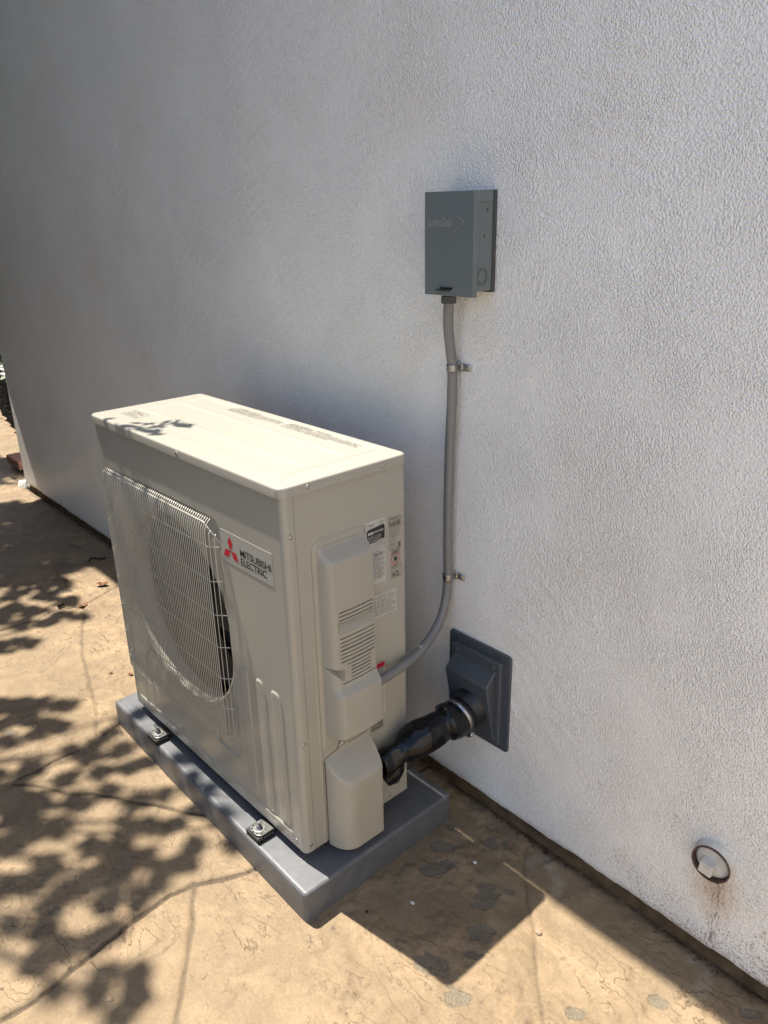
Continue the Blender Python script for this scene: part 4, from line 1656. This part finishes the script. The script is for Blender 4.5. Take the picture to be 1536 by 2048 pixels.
vs, N_ = [], 40
u = None
for i, p_ in enumerate(pts):
    t_ = (pts[min(i + 1, m_ - 1)] - pts[max(i - 1, 0)]).normalized()
    if u is None:
        u = t_.orthogonal().normalized()
    u = (u - t_ * u.dot(t_)).normalized()
    w_ = t_.cross(u)
    s = i / (m_ - 1)
    wr = np.interp(s, [0, .24, .30, .7, .85, 1], [0, 0, .05, .07, .16, .14])
    for k_ in range(N_):
        th = 2 * math.pi * k_ / N_
        nn = mnoise.noise(Vector((math.cos(th) * 1.6, math.sin(th) * 1.6, s * 9)))
        fold = math.sin(th * 3 + s * 11) * .5 + nn
        r_ = boot_r(s) * (1 + wr * fold)
        vs.append(p_ + (u * math.cos(th) + w_ * math.sin(th)) * r_)
fs = []
for j in range(m_ - 1):
    for k_ in range(N_):
        q = (k_ + 1) % N_
        fs.append((j * N_ + k_, j * N_ + q, (j + 1) * N_ + q, (j + 1) * N_ + k_))
fs.append(tuple(range(N_ - 1, -1, -1)))
vs = [(p_[0], max(p_[1], .1988), p_[2]) for p_ in vs]
bo = mesh_obj('boot', vs, fs, M['boot'], bt, True)
# second, flattened fold of film hanging at the unit end
mb = MB()
pp = catmull([(.046, .252, .172), (.044, .240, .145), (.038, .226, .122), (.032, .212, .112)], .005)
mb.tube(pp, lambda t: .010 + .016 * math.sin(t * 2.4), 20)
mb.v = [(p_[0], max(p_[1], .1990), p_[2]) for p_ in mb.v]
mb.build('boot_cuff', M['boot'], bt, True)
mb = MB()
for (a, b_, c_) in (((.078, .275, .190), (.084, .262, .165), (.072, .250, .140)), ((.062, .258, .196), (.072, .246, .172), (.066, .236, .150))):
    mb.tube(catmull([a, b_, c_], .005), .0014, 6)
mb.build('cable_tie', M['boot'], bt, True)
# hose clamp
mb = MB()
cc = C0 + CN * .046
mb.lathe(cc - CN * .0065, CN, [(0, .0457), (.0003, .0470), (.0127, .0470), (.013, .0457)], 64, False, False)
clamp = mb.build('hose_clamp', M['zinc'], bt, True)
uu = Vector((1, 0, 0))
ww = CN.cross(uu).normalized()
mb = MB()
for k_ in range(13):
    th = R(-38 + k_ * 4.6) 
    d_ = uu * math.cos(th) - ww * math.sin(th) if ww.z < 0 else uu * math.cos(th) + ww * math.sin(th)
    e_ = CN.cross(d_)
    c_ = cc + d_ * .0472
    a_, b_ = CN * .0034, e_ * .0007
    mb.add([c_ - a_ - b_, c_ + a_ - b_, c_ + a_ + b_, c_ - a_ + b_], [(0, 1, 2, 3)])
mb.build('band_slot', M['dark'], clamp)
mb = MB()
th = R(-50)
d_ = (uu * math.cos(th) + (ww if ww.z > 0 else -ww) * math.sin(th))
e_ = CN.cross(d_).normalized()
if e_.z > 0:
    e_ = -e_
c_ = cc + d_ * .052
mb.lathe(c_ - e_ * .012, e_, [(0, .0045), (.001, .0062), (.018, .0062), (.019, .0045)], 16)
mb.lathe(c_ + e_ * .008, e_, [(0, .0058), (.001, .0068), (.006, .0068), (.007, .004)], 6)
mb.build('clamp_screw', M['zinc'], clamp, False)

# ------------------------------------------------------------------ old pipe plug low on the right
pg = thing('pipe_plug', 'old painted pipe plug with rusty rim low on the wall at right', 'pipe plug', (.695, .485, .16))
pc = Vector((.6960, float(wall_y(.696)), .1605))
mb = MB()
mb.lathe(pc + Vector((0, .004, 0)), (0, -1, 0), [(0, .0465), (.003, .0440), (.006, .0405), (.020, .0385), (.0225, .0378)], 48, False, False)
mb.build('painted_sleeve', M['plaster'], pg, True)
mb = MB()
mb.lathe(pc, (0, -1, 0), [(.018, .0384), (.0205, .0386), (.0222, .0380), (.0225, .0362), (.019, .0357), (.010, .0355)], 48, False, False)
mb.build('rusty_rim', M['rust'], pg, True)
mb = MB()
mb.lathe(pc, (0, -1, 0), [(.009, .0348), (.0115, .0325), (.0135, .025), (.0145, .012)], 40)
mb.build('plug_face', M['plaster'], pg, True)
mb = MB()
s_ = .0155
c_ = pc + Vector((-.005, 0, -.009))
a = R(38)
q = [(math.cos(a + k_ * math.pi / 2) * s_ * 1.35, math.sin(a + k_ * math.pi / 2) * s_ * 1.35) for k_ in range(4)]
vs = [(c_.x + x, c_.y - .012, c_.z + z_) for x, z_ in q] + [(c_.x + x * .86, c_.y - .031, c_.z + z_ * .86) for x, z_ in q]
mb.add(vs, [(4, 5, 6, 7), (0, 1, 5, 4), (1, 2, 6, 5), (2, 3, 7, 6), (3, 0, 4, 7)])
bevel(mb.build('square_head', M['plaster'], pg), .0015, 2)

# ------------------------------------------------------------------ leaves, twigs, pebbles on the patio
def fallen_leaf(x, y, s, th, label, mat, curl=.5):
    o_ = None
    vs, nu_, nv_ = [], 9, 5
    for i in range(nu_):
        a = i / (nu_ - 1)
        w_ = math.sin(math.pi * a) ** .8 * .5
        for j in range(nv_):
            b_ = (j / (nv_ - 1) - .5) * 2
            lx = (a - .5) * s
            ly = b_ * w_ * s * .55
            lz = curl * s * (.5 * (a - .5) ** 2 + .35 * abs(b_) * w_) + .0015 + .06 * s * math.sin(a * 9)
            vs.append((x + lx * math.cos(th) - ly * math.sin(th), y + lx * math.sin(th) + ly * math.cos(th), G + .002 + max(0, lz)))
    o_ = mesh_obj('fallen_leaf', vs, grid_faces(nu_, nv_).reshape(-1, 4), mat, None, True, loc=(x, y, G))
    m_ = MB()
    m_.tube([(x - .5 * s * math.cos(th), y - .5 * s * math.sin(th), G + .006), (x - .75 * s * math.cos(th), y - .75 * s * math.sin(th), G + .003)], [.0008, .0005], 5)
    m_.build('stalk', M['twig'], o_)
    o_['label'] = label
    o_['category'] = 'fallen leaf'
    return o_


fallen_leaf(-1.875, .335, .055, .9, 'curled orange leaf on the sunlit patio left of the fan guard', M['dead'], .9)
fallen_leaf(-1.755, .200, .050, 2.0, 'flat brown leaf caught in the groove left of the fan guard', M['dead'], .3)
fallen_leaf(-1.143, .112, .022, .4, 'tiny orange leaf beside the lower left corner of the cabinet', M['dead'], .5)
fallen_leaf(-1.20, .067, .017, 1.4, 'tiny crumpled leaf scrap farther from the cabinet corner', M['dead'], .5)
fallen_leaf(-2.03, .24, .030, .2, 'small brown leaf in the dappled shade near the wall', M['dead'], .3)


def twig(pts_, r_, label):
    m_ = MB()
    m_.tube([(x, y, G + r_ + .002 + h_) for x, y, h_ in pts_], r_, 6)
    o_ = m_.build('twig', M['twig'], None, True, loc=(pts_[0][0], pts_[0][1], G))
    o_['label'] = label
    o_['category'] = 'twig'


twig([(-2.15, .395, 0), (-2.165, .412, .004), (-2.14, .425, .006), (-2.125, .44, .004), (-2.13, .462, 0)], .0045, 'dark crooked twig on the shaded patio near the wall')
twig([(-1.81, .12, 0), (-1.805, .145, .003)], .008, 'short dark twig stub beside the long groove')


def pebble(x, y, s, label, mat, flat=.6):
    m_ = MB()
    vs, fs = [], []
    n_ = 9
    r0 = random.Random(int((x + 5) * 1000))
    prof = [(0, 1.0), (.5, .92), (.85, .55)]
    ringr = [r0.uniform(.75, 1.15) for _ in range(n_)]
    for (h_, k_) in prof:
        for i in range(n_):
            a = i * 2 * math.pi / n_
            vs.append((x + math.cos(a) * s * k_ * ringr[i], y + math.sin(a) * s * .75 * k_ * ringr[i], G + h_ * s * flat * r0.uniform(.85, 1.15)))
    vs.append((x, y, G + s * flat))
    for j in range(2):
        for i in range(n_):
            q_ = (i + 1) % n_
            fs.append((j * n_ + i, j * n_ + q_, (j + 1) * n_ + q_, (j + 1) * n_ + i))
    for i in range(n_):
        fs.append((2 * n_ + i, 2 * n_ + (i + 1) % n_, 3 * n_))
    o_ = mesh_obj('pebble', vs, fs, mat, None, True, loc=(x, y, G))
    o_['label'] = label
    o_['category'] = 'pebble'


pebble(.432, .293, .0085, 'reddish pebble in the sun right of the cabinet shadow', M['pebble'])
pebble(-.062, -.452, .010, 'pinkish pebble in the dappled shade at the lower left', M['pebble'])
pebble(.189, .150, .0060, 'small white pebble inside the cabinet shadow near the pad', M['plaster'])
pebble(.208, .341, .0062, 'white pebble between the grey worn patches by the wall', M['plaster'])
pebble(.306, .487, .0075, 'dark pebble at the foot of the white wall', M['twig'])
pebble(.135, .060, .0045, 'dark crumb of grit close to the pad corner', M['twig'])

S.render.film_transparent = False
